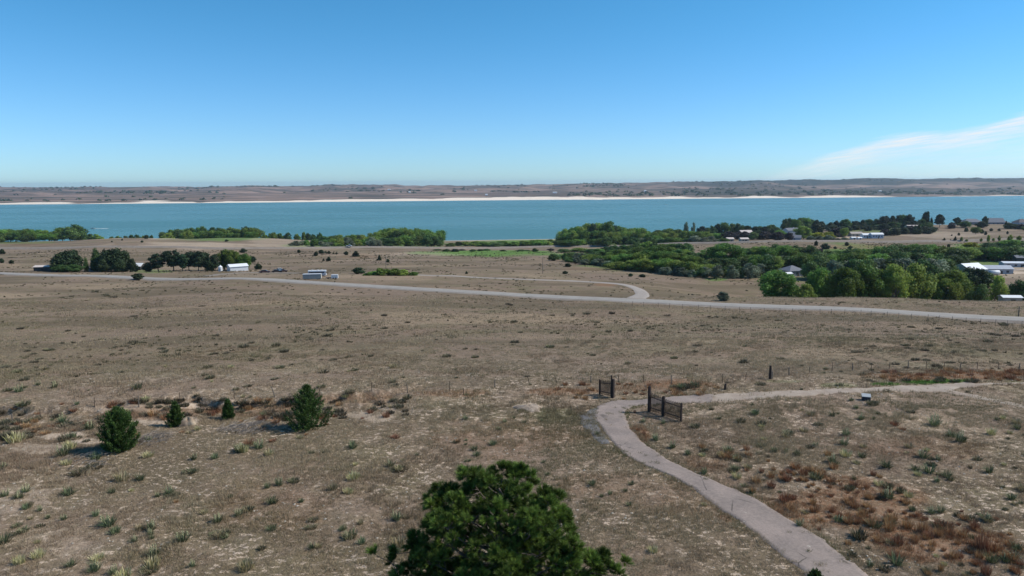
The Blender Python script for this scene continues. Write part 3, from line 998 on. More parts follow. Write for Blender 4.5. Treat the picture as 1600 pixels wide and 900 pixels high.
row('the front row of the tall centre-right shore grove', [('cotton', 2), ('darktree', 2), ('silver', 1)], [(880, 373, 735), (950, 371, 735), (1030, 370, 720), (1075, 370, 710), (1130, 371, 690)], 12, (18, 25), G6)
G7 = 'trees of the green valley below the pasture'
row('the uppermost row of the central valley wood', [('darktree', 2), ('cotton', 1), ('bush', 1)], [(880, 390, 600), (960, 386, 580), (1010, 379, 540), (1075, 382, 520)], 11, (20, 30), G7)
row('the second row of the central valley wood', [('bigcotton', 3), ('darktree', 2)], [(895, 395, 490), (940, 391, 480), (980, 388, 470), (1020, 384, 450), (1060, 389, 440), (1095, 396, 430)], 12, (28, 38), G7)
row('the third row of the central valley wood', [('bigcotton', 3), ('cottonlight', 1)], [(925, 400, 430), (970, 397, 410), (1010, 391, 395), (1050, 393, 385), (1095, 402, 375)], 12, (30, 40), G7)
row('the fourth row of the central valley wood', [('cotton', 2), ('cottonlight', 2), ('bigcotton', 1)], [(970, 408, 370), (1030, 405, 352), (1065, 407, 340), (1105, 413, 330)], 12, (28, 36), G7)
row('the silvery front edge of the central valley wood', [('silver', 4), ('darktree', 1)], [(893, 402, 440), (915, 403, 430), (950, 407, 400), (990, 411, 370), (1030, 416, 345), (1060, 418, 330), (1085, 421, 320)], 10, (15, 21), G7, 0, 2)
tree('bigcotton', 1134, 379.5, 62, 'broad dark green willow-like tree standing alone behind the valley wood', 'tree', G7, Y=435)
tree('bigcotton', 1112, 388, 34, 'small green tree leaning left of the broad round valley tree', 'tree', G7, Y=470)
row('the row right of the broad round valley tree', [('cotton', 1), ('darktree', 2)], [(1165, 388, 470), (1200, 384, 455), (1245, 385, 450), (1275, 386, 450)], 11, (28, 36), G7)
row('the silvery row under the broad round valley tree', [('silver', 4), ('darktree', 1)], [(1096, 418, 320), (1130, 416, 325), (1170, 413, 330), (1215, 414, 330)], 12, (18, 24), G7)
row('the dark row under the broad round valley tree', [('darktree', 3), ('silver', 1), ('bigcotton', 1)], [(1085, 405, 385), (1130, 404, 385), (1180, 400, 385), (1225, 400, 385)], 12, (28, 36), G7)
G8 = 'trees of the wooded hollow on the right'
row('the back row of the right wooded hollow', [('cotton', 2), ('darktree', 3), ('poplar', 1)], [(1262, 396, 440), (1290, 390, 440), (1330, 390, 440), (1370, 390, 440), (1400, 380, 440), (1440, 382, 440), (1462, 385, 440), (1484, 385, 440)], 11, (30, 38), G8)
row('the middle row of the right wooded hollow', [('darktree', 3), ('cotton', 2)], [(1185, 400, 385), (1240, 399, 385), (1280, 398, 385), (1330, 397, 380), (1400, 395, 380), (1460, 396, 375), (1500, 402, 375)], 12, (30, 40), G8)
row('the lowest row of the right wooded hollow', [('darktree', 3), ('silver', 1)], [(1268, 409, 330), (1310, 407, 325), (1400, 406, 320), (1478, 407, 320)], 13, (32, 42), G8)
row('the row behind the white-roofed barn', [('darktree', 2), ('cotton', 2)], [(1494, 389, 440), (1540, 385, 440), (1580, 383, 440), (1640, 387, 440)], 12, (34, 42), G8)
row('the upper right-edge row above the barns', [('cotton', 1), ('darktree', 1)], [(1545, 379, 520), (1575, 376, 520), (1640, 378, 520)], 16, (26, 34), G8)
tree('yellow', 1515, 379, 34, 'yellow-leaved tree behind the white-roofed metal barn', 'tree', Y=500)
tree('cedar', 1482, 381, 12, 'slim pointed dark cedar at the left of the yellow-leaved tree', 'tree', Y=490)
tree('silver', 1490, 398, 20, 'pale silvery tree just left of the white-roofed barn', 'tree', Y=380)
F1 = 'front trees behind the pasture ridge'
for (k, x, yt, wp, lab) in (
        ('bigcotton', 1218, 421, 62, 'spreading green cottonwood at the left end of the ridge trees'),
        ('biglight', 1262, 443, 40, 'low yellow-green willow beside the spreading cottonwood'),
        ('bigcotton', 1282, 417, 48, 'round green cottonwood below the grey house'),
        ('cottonlight', 1304, 436, 34, 'small light green tree in front of the ridge cottonwoods'),
        ('bigcotton', 1322, 416, 52, 'dark green cottonwood left of the tallest ridge tree'),
        ('bigcotton', 1354, 411, 56, 'tallest green cottonwood on the ridge edge'),
        ('biglight', 1378, 441, 36, 'low yellow-green bush tree at the foot of the tallest cottonwood'),
        ('biglight', 1400, 414, 48, 'left one of two yellow-green willows on the ridge edge'),
        ('biglight', 1437, 412, 58, 'right one of two yellow-green willows on the ridge edge'),
        ('bigcotton', 1462, 440, 30, 'small green tree at the right foot of the yellow-green willows'),
        ('bigcotton', 1492, 421, 48, 'round dark green cottonwood before the white-roofed barn'),
        ('cottonlight', 1500, 443, 28, 'small green tree at the foot of the round dark cottonwood'),
        ('darktree', 1478, 446, 24, 'small dark tree right of the yellow-green willows'),
        ('darktree', 1520, 447, 26, 'dark bushy tree right of the small green one by the ridge'),
        ('darktree', 1538, 444, 26, 'dark rounded tree between the barn grove and the light green tree'),
        ('cottonlight', 1566, 432, 34, 'light green tree standing above the long white roof'),
        ('darktree', 1600, 438, 34, 'very dark tree at the right picture edge above the long white roof'),
        ('darktree', 1640, 432, 40, 'dark tree beyond the right picture edge')):
    tree(k, x, yt, wp, lab, 'tree', F1, Y=248 + random.uniform(-6, 8))
for (k, x, yt, wp, lab) in (('darktree', 1505, 422, 34, 'dark tree touching the left front corner of the white-roofed barn'), ('cedarround', 1528, 418, 40, 'nearly black round tree in front of the white-roofed barn'), ('darktree', 1545, 424, 28, 'nearly black tree right of the barn front'),
                            ('darktree', 1478, 404, 40, 'dark tree left of the white-roofed barn')):
    tree(k, x, yt, wp, lab, 'tree', F1, Y=295 if x != 1478 else 345)
G9 = 'trees around the lakeside houses'
row('the skyline row left of the grey two-storey house', [('darktree', 3), ('cedarround', 2), ('cotton', 1)], [(1096, 356, 900), (1118, 352, 900), (1130, 347, 900), (1145, 350, 900), (1175, 352, 900), (1215, 353, 900)], 9, (13, 19), G9)
row('the lower row left of the grey two-storey house', [('darktree', 1), ('purple', 2), ('cotton', 2), ('cedarround', 1)], [(1125, 364, 760), (1150, 362, 760), (1170, 361, 750), (1200, 359, 740), (1220, 362, 735)], 12, (17, 24), G9)
for (x, yt) in ((1071, 347.5), (1083, 348.5)):
    tree('silver', x, yt, 9, ('left' if x < 1080 else 'right') + ' one of two thin grey-green trees rising above the grove', 'tree', G9, Y=880)
row('the skyline row behind the grey two-storey house', [('cotton', 1), ('cedarround', 3), ('darktree', 2)], [(1224, 344, 930), (1238, 341, 930), (1256, 342, 930), (1275, 343, 930), (1285, 346, 930)], 9, (14, 20), G9)
row('the dark skyline row above the white mobile home', [('cedarround', 3), ('darktree', 2), ('cedar', 2)], [(1296, 346, 900), (1318, 343, 900), (1340, 345, 900), (1360, 342, 890), (1380, 339, 890), (1420, 337, 880)], 9, (14, 20), G9)
row('the second dark row above the white mobile home', [('cedarround', 3), ('darktree', 2), ('cedar', 1)], [(1300, 353, 850), (1340, 353, 850), (1380, 349, 840), (1430, 345, 830), (1455, 347, 820)], 10, (15, 21), G9)
row('the dark row right of the white mobile home', [('cedarround', 3), ('darktree', 1), ('purple', 1)], [(1384, 357, 745), (1405, 354, 745), (1440, 353, 750), (1465, 352, 760)], 11, (16, 22), G9)
tree('bigcotton', 1254, 353, 28, 'round grey-green tree in front of the grey two-storey house', 'tree', G9, Y=720)
tree('cedarround', 1274, 350, 20, 'dark round cedar right of the grey two-storey house', 'tree', G9, Y=760)
tree('purple', 1215, 362, 22, 'purplish dark tree left below the grey two-storey house', 'tree', G9, Y=660)
tree('purple', 1232, 363, 14, 'small purplish tree below the grey two-storey house', 'tree', G9, Y=655)
tree('purple', 1308, 356, 26, 'purplish dark tree behind the yellow-leaved bush', 'tree', G9, Y=740)
tree('cotton', 1318, 356, 16, 'grey-green tree right of the purplish tree by the mobile home', 'tree', G9, Y=725)
tree('yellow', 1276, 363.5, 26, 'left one of the two bright yellow bushes by the county road', 'tree', 'yellow bushes by the county road', Y=680)
tree('yellow', 1293, 362.5, 24, 'right one of the two bright yellow bushes by the county road', 'tree', 'yellow bushes by the county road', Y=690)
row('the silvery hedge in front of the yellow bushes', [('silver', 1)], [(1265, 370, 650), (1300, 369, 650), (1325, 371, 650)], 9, (11, 15), G9)
for (k, x, yt, wp, Yd, lab) in (('cedarround', 1443, 330.5, 13, 850, 'tallest dark cedar on the lakeside skyline'), ('pinefar', 1465, 333.5, 17, 850, 'dark open-crowned pine right of the tallest skyline cedar'),
                                ('cedar', 1452, 339, 8, 840, 'slim pointed cedar between the tallest cedar and the open pine'), ('darktree', 1437, 342, 16, 830, 'green tree under the tallest skyline cedar'),
                                ('pinefar', 1492, 339, 14, 850, 'ragged pine left of the grey ridge roofs'), ('darktree', 1505, 345, 16, 840, 'dark tree in front of the left grey ridge roof'), ('purple', 1484, 347, 12, 830, 'greyish tree left of the ragged pine'),
                                ('cedarround', 1535, 338, 11, 880, 'dark tree sticking up between the grey ridge roofs'), ('cedarround', 1530, 346, 16, 830, 'dark round tree below the ridge roofs'),
                                ('cotton', 1522, 355, 19, 700, 'bright green tree alone on the grassy slope right'), ('cedarround', 1572, 348, 14, 800, 'dark cedar clump on the right slope crest'),
                                ('darktree', 1582, 350, 16, 800, 'dark tree second in the right slope crest clump'), ('purple', 1592, 350, 14, 790, 'brownish tree at the right end of the slope crest clump'), ('cotton', 1600, 354, 14, 760, 'green tree at the right picture edge on the slope'),
                                ('cedar', 1568, 345, 6, 810, 'yellowish slim tree on the right slope crest')):
    tree(k, x, yt, wp, lab, 'tree', G9, Y=Yd)
# young trees in a line above the right hollow
for k, (x, yb, yt, wp) in enumerate(((1475, 378, 371.5, 4.5), (1485, 378, 373.5, 3.5), (1492.5, 378, 368.5, 4), (1502, 378, 370, 3), (1510, 378, 373.5, 3), (1533, 378, 372, 3), (1544, 379, 367, 3.5), (1552, 377, 372, 3), (1561, 377, 368, 3.5), (1578, 377, 367, 6), (1592, 376, 368, 5))):
    tree('cedar' if k < 3 else 'cottonlight', x, yt, wp * 1.4, f'small young tree, {ORD[k]} from the left in the planted line on the right slope', 'tree', 'young trees planted in a line', ybase=yb)
for k, (x, yb, yt, wp) in enumerate(((1549, 361, 356.5, 5), (1534, 365, 358, 7), (1540, 367, 361, 4), (1561, 361, 357, 4), (1574, 366, 361, 4), (1498, 368, 363.5, 4), (1487, 368.5, 366, 3), (1510, 362, 356, 6))):
    tree('cedarround', x, yt, wp, f'small dark cedar, {ORD[k]} of those dotting the grassy right slope', 'tree', 'small cedars on the right slope', ybase=yb)

# farmstead trees on the left
FT = 'dark trees around the farmstead'
for (k, x, yt, wp, Yd, lab) in (
        ('cedarround', 90, 397, 32, 376, 'dark spreading cedar against the dark shed at the farm'), ('cedarround', 106, 391, 42, 380, 'large dark cedar at the left end of the farmstead'), ('darktree', 92, 413, 26, 371, 'low dark bush under the large left cedar'), ('darktree', 112, 413, 28, 370, 'low dark growth right under the large left cedar'),
        ('poplar', 132.5, 403.5, 7, 376, 'small narrow dark tree between the two farm cedar masses'), ('poplar', 150, 387, 17, 385, 'tall narrow dark tree left of the huge round farm tree'), ('darktree', 148, 401, 17, 378, 'dark tree in front of the tall narrow one at the farm'),
        ('cedarround', 172, 388.5, 40, 378, 'huge round nearly black tree at the middle of the farmstead'), ('cedarround', 193, 392, 26, 380, 'dark tree merging with the right side of the huge round one'), ('cedarround', 205, 405, 14, 372, 'small dark tree at the right foot of the huge round one'),
        ('cedarround', 158, 405, 20, 371, 'low dark tree at the left foot of the huge round one'), ('cedarround', 184, 408, 22, 371, 'low dark tree under the huge round farm tree'),
        ('pinefar', 245, 395.5, 38, 372, 'spreading dark pine left end of the pine row'), ('cedarround', 229, 410, 16, 370, 'low dark bush before the spreading left pine'), ('pinefar', 269, 389, 34, 374, 'second dark pine of the farm row, tallest'), ('pinefar', 283, 396, 26, 372, 'third dark pine of the farm row'),
        ('pinefar', 293, 393, 24, 376, 'fourth dark pine of the farm row'), ('pinefar', 308, 392, 30, 374, 'fifth dark pine of the farm row'), ('pinefar', 318, 393, 22, 378, 'sixth dark pine of the farm row'), ('cedarround', 325, 401, 16, 372, 'low dark tree before the right end of the pine row'),
        ('pinefar', 335, 396, 22, 374, 'last dark pine at the right end of the row'), ('bigcotton', 350, 389, 26, 384, 'tall green tree behind the white silo'), ('bigcotton', 363, 392, 26, 384, 'green tree behind the white metal shed'), ('bigcotton', 380, 397, 24, 382, 'lighter green tree right behind the white metal shed')):
    tree(k, x, yt, wp, lab, 'tree', FT, Y=Yd)
# cedars dotted over the range
SC_ = 'cedars dotted over the grassland'
for (x, yb, yt, wp, k, lab) in (
        (4, 397, 389, 8, 'cedarround', 'dark round cedar at the left picture edge, upper one'), (3, 411, 403.5, 8, 'cedarround', 'dark round cedar at the left picture edge, lower one'), (18, 412, 406, 7, 'cedarround', 'small dark cedar just right of the left picture edge'),
        (228, 373, 367, 6, 'cedarround', 'dark cedar on the crest above the farm'), (222, 379, 375.5, 4, 'cedarround', 'tiny cedar below the crest cedar above the farm'), (191, 376, 372.5, 3, 'cedarround', 'tiny cedar on the slope left of the crest cedar'), (175, 378.5, 376, 3, 'cedarround', 'tiniest cedar left on the upper slope'),
        (354, 377.5, 374, 6, 'cedarround', 'small flat cedar on the upper slope before the shore grove'), (380, 395, 388, 10, 'cedarround', 'dark cedar on the rail grade right of the farm'), (395, 409, 400, 9, 'cedarround', 'dark cedar standing above the fenced yard'),
        (403, 421, 412, 12, 'cedarround', 'broad dark cedar right behind the white metal shed'), (429, 388, 385.5, 4, 'cedarround', 'tiny cedar by the rail grade right'), (467, 395, 390, 7, 'cedarround', 'leftmost cedar of the middle slope cluster'),
        (494, 400, 393, 8.5, 'cedarround', 'dark cedar second in the middle slope cluster'), (502, 396, 390, 10, 'cedarround', 'wide cedar beside the rail grade in the middle cluster'), (509, 395.5, 392, 4, 'cedarround', 'very small cedar between two wide ones on the middle slope'),
        (514, 396.5, 392, 6, 'cedarround', 'small cedar right of the wide one on the middle slope'), (521, 397, 394, 4, 'cedarround', 'left one of a tiny pair of cedars on the middle slope'), (526, 397, 394, 4, 'cedarround', 'right one of a tiny pair of cedars on the middle slope'),
        (541, 398.5, 392.5, 9, 'cedarround', 'round cedar left of the biggest middle slope cedar'), (556, 401, 392, 12, 'cedar', 'biggest pointed cedar of the middle slope'), (505.5, 407.5, 403.5, 4.5, 'cedar', 'small pointed cedar below the middle cluster'),
        (514, 408, 400.5, 9, 'cedar', 'pointed cedar low on the middle slope above the trailers'), (593, 407, 398.5, 8, 'cedar', 'dark pointed cedar right of the middle cluster'), (606, 410, 404.5, 7, 'cedarround', 'round cedar right of the dark pointed one'),
        (888, 417, 411, 10, 'cedarround', 'dark low cedar below the marsh on the right'), (883, 428, 423, 9, 'cedarround', 'dark low bush above the gravel lane'), (985, 432, 427, 9, 'cedarround', 'left one of two dark bushes near the hairpin'), (1003, 433, 428, 11, 'cedarround', 'right one of two dark bushes near the hairpin'),
        (729, 428, 423.5, 6, 'cedar', 'small pointed cedar beside the gravel lane'), (215.5, 437, 427.5, 17, 'darkbush', 'round nearly black bush on the near side of the highway'),
        (1275, 384, 376, 7, 'cedarround', 'dark cedar on the county road bank'), (1290, 389.5, 380, 12, 'cedarround', 'larger dark cedar below the county road bank'), (1282, 394, 388, 12, 'purple', 'brownish bush beside the larger bank cedar'), (1323, 384, 378, 7, 'cedarround', 'cedar right on the county road bank'),
        (1305, 389, 385, 5, 'cedarround', 'tiny cedar on the bank between two larger ones'), (1328, 389, 384, 7, 'cedarround', 'low cedar at the wood edge under the bank'),
        (1130, 470, 456, 20, 'silver', 'pale grey-green shrub alone before the highway'), (560, 428, 418, 20, 'darkbush', 'dark bush left of the green hedge')):
    tree(k, x, yt, wp, lab, 'bush' if k in ('darkbush', 'silver') else 'tree', SC_ if k == 'cedarround' else None, ybase=yb, hmin=0.8)
for k, (x, yt, wp) in enumerate(((584, 423.5, 16), (594, 419, 20), (606, 420, 20), (618, 419.5, 22), (631, 421, 22), (645, 424.5, 20), (574, 426, 12))):
    tree('bush', x, yt, wp, f'green shrub, {ORD[k]} in the low hedge beside the gravel lane', 'bush', 'green shrubs of the low hedge', ybase=430.5 - (0.8 if k == 0 else 0))


# ------------------------------------------------------------------ foreground cedars
def near_cedar(px, yb, yt, wpx, label, seed, lean=0.0, fl=1.0, egg=False):
    p = hit(px, yb)
    h = z_for(p.x / p.y, p.y, yt) - p.z
    R = wpx * mpp(p.y) / 2
    rg = np.random.default_rng(seed)
    root = thing('cedar_tree', label, 'tree', (p.x, p.y, p.z - 0.05), rg.uniform(0, 6), 'cedars by the eroded bank')
    trunk = MB()
    trunk.tube([(0, 0, -0.1), (0, 0, 0.3 * h), (lean, 0, 0.9 * h)], [0.09, 0.06, 0.012], 7)
    nb = int(150 * fl)
    C, D, T = [], [], []
    for k in range(nb):
        f = (k + 0.5) / nb
        z = h * (0.03 + 0.93 * f ** 0.95)
        prof_r = R * min(1.0, 0.75 + f * 1.6) * (1 - f ** 1.25) ** 0.8 * rg.uniform(0.5, 1.25)
        if egg:
            prof_r = R * min(1.0, 0.78 + f * 1.3) * (1 - f ** 2.6) ** 0.75 * rg.uniform(0.7, 1.12)
        a = k * 2.39996 + rg.uniform(-.4, .4)
        dr = np.array([math.cos(a), math.sin(a), 0])
        rise = rg.uniform(0.6, 1.2) * max(prof_r, 0.2)
        n = int(26 + 95 * prof_r / R)
        s_ = rg.random(n) ** 0.6
        base = np.array([lean * f, 0, z - rise * 0.7])
        pts = base + dr * (s_ * prof_r)[:, None] + np.array([0, 0, 1]) * (s_ ** 1.5 * rise)[:, None]
        pts += rg.normal(size=(n, 3)) * (0.05 + 0.06 * (1 - s_))[:, None]
        C.append(pts)
        D.append(np.tile(dr * 0.8 + np.array([0, 0, 0.9]), (n, 1)))
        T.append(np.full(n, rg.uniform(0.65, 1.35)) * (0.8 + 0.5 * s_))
        trunk.tube([tuple(base * np.array([1, 1, 1])), tuple(base + dr * prof_r * 0.6 + np.array([0, 0, rise * 0.4]))], [0.012, 0.004], 3)
    C, D, T = np.vstack(C), np.vstack(D), np.concatenate(T)
    C[:, 2] = np.maximum(C[:, 2], 0.02)
    n = len(C)
    D = D + rg.normal(size=(n, 3)) * 0.5
    D /= np.linalg.norm(D, axis=1, keepdims=True)
    side = np.cross(D, rg.normal(size=(n, 3)))
    side /= np.linalg.norm(side, axis=1, keepdims=True)
    L = rg.uniform(0.09, 0.20, n)[:, None]
    Wd = rg.uniform(0.022, 0.045, n)[:, None]
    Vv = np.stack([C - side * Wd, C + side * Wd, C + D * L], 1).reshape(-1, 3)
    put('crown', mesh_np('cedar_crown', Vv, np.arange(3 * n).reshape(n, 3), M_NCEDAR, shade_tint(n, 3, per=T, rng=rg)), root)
    trunk.build('trunk', M_BARK, root, True)
    TREES.append((p.x, p.y, R * 0.6))
    return p


M_NCEDAR = leafy('near_cedar_foliage', (0.050, 0.088, 0.022), 0.08, 0.22, 0.02)
near_cedar(187, 703, 634, 60, 'full dark green cedar, leftmost by the eroded bank', 3, 0.0, 1.2, True)
near_cedar(482, 668, 598, 76, 'large ragged dark green cedar at the right of the grey brush pile', 5, 0.05)
near_cedar(275, 666, 628, 27, 'leaning small cedar beside the sandy mound', 8, 0.35, 0.6)
near_cedar(357, 655, 623, 20, 'smallest slim cedar below the dark hollow in the bank', 9, 0.0, 0.5)
near_cedar(1274, 906, 893, 18, 'tiny dark evergreen tip at the bottom picture edge beside the path', 10, 0.0, 0.3)

# ------------------------------------------------------------------ the big pine in front
M_NEED = leafy('needles', (0.088, 0.132, 0.026), 0.0, 0.22, 0.0, 0.5)
M_DEAD = simple('dead_wood', (0.33, 0.295, 0.25), 0.9, 0.2, 12)


def big_pine():
    rg = np.random.default_rng(5)
    Yd = 25.0
    p = at(780, Yd, 800)
    root = thing('pine_tree', 'large dark green pine rising into the bottom of the picture beside the path', 'tree', (p.x, p.y, p.z - 0.1))
    H = z_for(p.x / p.y, Yd, 739) - p.z
    MB().tube([(0, 0, -0.3), (0.05, 0, 2.5), (-0.05, 0.05, 5.5), (0.08, 0, 8.2), (0, 0, H - 0.5)], [0.24, 0.21, 0.17, 0.10, 0.03], 12).build('trunk', M_BARK, root, True)
    prof_h = [1.5, 3, H - 5.6, H - 4.4, H - 3.2, H - 2.5, H - 1.8, H - 1.1, H - 0.5, H]
    prof_r = [3.2, 4.2, 4.6, 4.3, 3.65, 3.2, 2.95, 2.5, 1.55, 0.5]
    nl = 76
    for k in range(nl):
        f = (k + 0.5) / nl
        z = 1.8 + (H - 2.0) * f ** 0.8
        R = float(np.interp(z, prof_h, prof_r)) * rg.uniform(0.80, 1.08)
        if rg.random() < 0.12:
            R *= 0.75
        a = k * 2.39996 + rg.uniform(-.35, .35)
        dr = Vector((math.cos(a), math.sin(a), 0))
        start = Vector((0, 0, z - R * (0.45 + 0.35 * f)))
        end = Vector((dr.x * R, dr.y * R, z + rg.uniform(-.15, .25)))
        mid_ = start.lerp(end, 0.55) + Vector((0, 0, -0.10 * R))
        r0 = 0.022 + 0.014 * R
        limb = MB().tube([tuple(start), tuple(start.lerp(mid_, 0.5) - Vector((0, 0, 0.03 * R))), tuple(mid_), tuple(end)], [r0, r0 * 0.8, r0 * 0.55, 0.012], 6)
        tufts = []
        nc = int(4 + 4.2 * R)
        for q in range(nc):
            s_ = 1.0 if q == 0 else 0.35 + 0.65 * rg.random() ** 0.7
            c = (start.lerp(mid_, s_ / 0.55) if s_ < 0.55 else mid_.lerp(end, (s_ - 0.55) / 0.45))
            spr = (0.16 + 0.20 * R) * (1.2 - s_) + 0.10
            cc = c + Vector((rg.normal() * spr, rg.normal() * spr, abs(rg.normal()) * spr * 0.6 + 0.05))
            limb.tube([tuple(c), tuple(c.lerp(cc, 0.6) + Vector((0, 0, -0.03))), tuple(cc)], [0.016, 0.012, 0.008], 4)
            cd_ = (dr * 0.5 + Vector((0, 0, 0.9))).normalized()
            cr = rg.uniform(0.13, 0.25)
            ct = rg.uniform(0.55, 1.8)
            for q2 in range(int(7 + cr * 26)):
                v_ = Vector(rg.normal(size=3)).normalized()
                v_ = (v_ + cd_ * 1.0).normalized()
                e = cc + v_ * cr
                if q2 % 2:
                    limb.tube([tuple(cc), tuple(e)], [0.006, 0.004], 3)
                tufts.append((e, v_, ct))
        lo = limb.build('limb', M_BARK, root, True)
        cs, ds, ts = [], [], []
        for (e, dd, ct) in tufts:
            nn = 60
            # needles in a brush along the last twig
            s_ = rg.random(nn)[:, None]
            axis = np.array(dd)
            base = np.array(e) - axis * 0.12 + axis * s_ * 0.20
            rad = rg.normal(size=(nn, 3))
            rad -= (rad @ axis)[:, None] * axis
            rad /= np.linalg.norm(rad, axis=1, keepdims=True)
            d = rad * rg.uniform(0.35, 0.8, (nn, 1)) + axis * (0.5 + 0.8 * s_)
            d /= np.linalg.norm(d, axis=1, keepdims=True)
            cs.append(base)
            ds.append(d)
            ts.append(np.full(nn, ct * rg.uniform(0.8, 1.2)) * (0.75 + 0.5 * s_[:, 0]))
        C, D, T = np.vstack(cs), np.vstack(ds), np.concatenate(ts)
        n = len(C)
        sd = np.cross(D, rg.normal(size=(n, 3)))
        sd /= np.linalg.norm(sd, axis=1, keepdims=True)
        L = rg.uniform(0.13, 0.22, n)[:, None]
        Vv = np.stack([C - sd * 0.0085, C + sd * 0.0085, C + D * L], 1).reshape(-1, 3)
        put('needles', mesh_np('needles', Vv, np.arange(3 * n).reshape(n, 3), M_NEED, shade_tint(n, 3, per=T, rng=rg)), lo)
    # bare dead twigs inside
    for k in range(26):
        a = rg.uniform(0, 6.28)
        z = rg.uniform(4.8, H - 2.6)
        R = rg.uniform(0.8, 1.9)
        s0 = Vector((math.cos(a) * 0.1, math.sin(a) * 0.1, z))
        e = Vector((math.cos(a) * R, math.sin(a) * R, z + rg.uniform(0.1, 0.9)))
        mb = MB().tube([tuple(s0), tuple(s0.lerp(e, 0.5) - Vector((0, 0, 0.08))), tuple(e)], [0.018, 0.012, 0.004], 4)
        for q in range(4):
            s_ = rg.uniform(0.3, 0.95)
            b = s0.lerp(e, s_) - Vector((0, 0, 0.05))
            mb.tube([tuple(b), tuple(b + Vector((rg.normal() * 0.25, rg.normal() * 0.25, rg.uniform(0.0, 0.35))))], [0.008, 0.003], 3)
        mb.build('dead_branch', M_DEAD if k % 2 else M_BARK, root, True)


big_pine()


# ------------------------------------------------------------------ grasses
def in_poly(x, y, poly):
    poly = np.array(poly)
    inside = np.zeros(len(x), bool)
    x0, y0 = poly[-1]
    for x1, y1 in poly:
        c = ((y1 > y) != (y0 > y))
        with np.errstate(divide='ignore', invalid='ignore'):
            xi = (x0 - x1) * (y - y1) / (y0 - y1 if y0 != y1 else 1e-9) + x1
        inside ^= c & (x < xi)
        x0, y0 = x1, y1
    return inside


def zone_at(Z, x, y):
    r = np.hypot(x, y)
    p = np.arctan2(x, y)
    i_ = np.clip(np.searchsorted(RR, r), 0, NR_ - 1)
    j_ = np.clip(np.searchsorted(PH, p), 0, NP_ - 1)
    return Z[i_, j_]


road_pts = np.array([(p.x, p.y) for p in roadc])
lane_pts = np.array([(p.x, p.y) for p in lane_c])


def near_line(x, y, pts, d):
    out = np.zeros(len(x), bool)
    for a_ in range(0, len(pts) - 1):
        p0, p1 = pts[a_], pts[a_ + 1]
        v = p1 - p0
        t_ = np.clip(((x - p0[0]) * v[0] + (y - p0[1]) * v[1]) / (v @ v + 1e-9), 0, 1)
        out |= np.hypot(x - p0[0] - v[0] * t_, y - p0[1] - v[1] * t_) < d
    return out


def scatter(n, y0, y1, um=0.86):
    Yv = np.sqrt(RNG.uniform(y0 * y0, y1 * y1, n))
    x = RNG.uniform(-um, um, n) * Yv
    return x, Yv


def keep_off(x, y, pad=True):
    k = ~in_poly(x, y, PATH_POLY)
    k &= ~(in_poly(x, y, TRACK_POLY) & (RNG.random(len(x)) < 0.93))
    k &= ~near_line(x, y, road_pts, 4.3)
    k &= ~near_line(x, y, lane_pts, 2.2)
    return k


def blades(x, y, nb, h, wd, spread, tint, curve=0.35, zoff=0.0, lean=0.6):
    """tufts of thin blades as one mesh; per-tuft arrays h, tint"""
    n = len(x)
    z = gz(x, y) - 0.01 + zoff
    B = np.repeat(np.stack([x, y, z], 1), nb, 0)
    hh = np.repeat(h, nb) * RNG.uniform(0.45, 1.15, n * nb)
    ww = np.repeat(np.broadcast_to(wd, (n,)), nb)
    sp = np.repeat(np.broadcast_to(spread, (n,)), nb)
    a = RNG.uniform(0, 6.283, n * nb)
    rr_ = np.sqrt(RNG.random(n * nb)) * sp
    off = np.stack([np.cos(a) * rr_, np.sin(a) * rr_, np.zeros(n * nb)], 1)
    b = a + RNG.normal(size=n * nb) * 0.8
    ln = RNG.uniform(0.15, 1.0, n * nb) * lean
    tip = np.stack([np.cos(b) * ln * hh, np.sin(b) * ln * hh, hh * (1 - 0.3 * ln)], 1)
    c = RNG.uniform(0, 3.14, n * nb)
    sd = np.stack([np.cos(c), np.sin(c), np.zeros(n * nb)], 1) * ww[:, None] / 2
    P0 = B + off
    Vv = np.stack([P0 - sd, P0 + sd, P0 + tip], 1).reshape(-1, 3)
    tt_ = np.repeat(tint, nb, 0) * RNG.uniform(0.75, 1.25, (n * nb, 1))
    return Vv, np.repeat(tt_, 3, 0)


def blade_mat(name, trans=0.25):
    m, t, bs = mat_new(name)
    a = t.add('ShaderNodeAttribute', {'attribute_name': 'tint'})
    t.put(bs.inputs['Base Color'], a.outputs['Color'])
    bs.inputs['Roughness'].default_value = 0.85
    bs.inputs['Specular IOR Level'].default_value = 0.15
    tr = t.add('ShaderNodeBsdfTranslucent', Color=a.outputs['Color'])
    mx = t.add('ShaderNodeMixShader', i0=trans, i1=bs.outputs[0], i2=tr.outputs[0])
    out = [n for n in t.n if n.type == 'OUTPUT_MATERIAL'][0]
    t.l.new(mx.outputs[0], out.inputs[0])
    return m


M_BLADE = blade_mat('grass_blades')
STRAW, OLIVE, MAUVE, RUST, GREEN, BUFF = [np.array(c) for c in ((0.390, 0.310, 0.200), (0.225, 0.192, 0.108), (0.285, 0.198, 0.135), (0.30, 0.145, 0.070), (0.075, 0.145, 0.030), (0.42, 0.345, 0.225))]


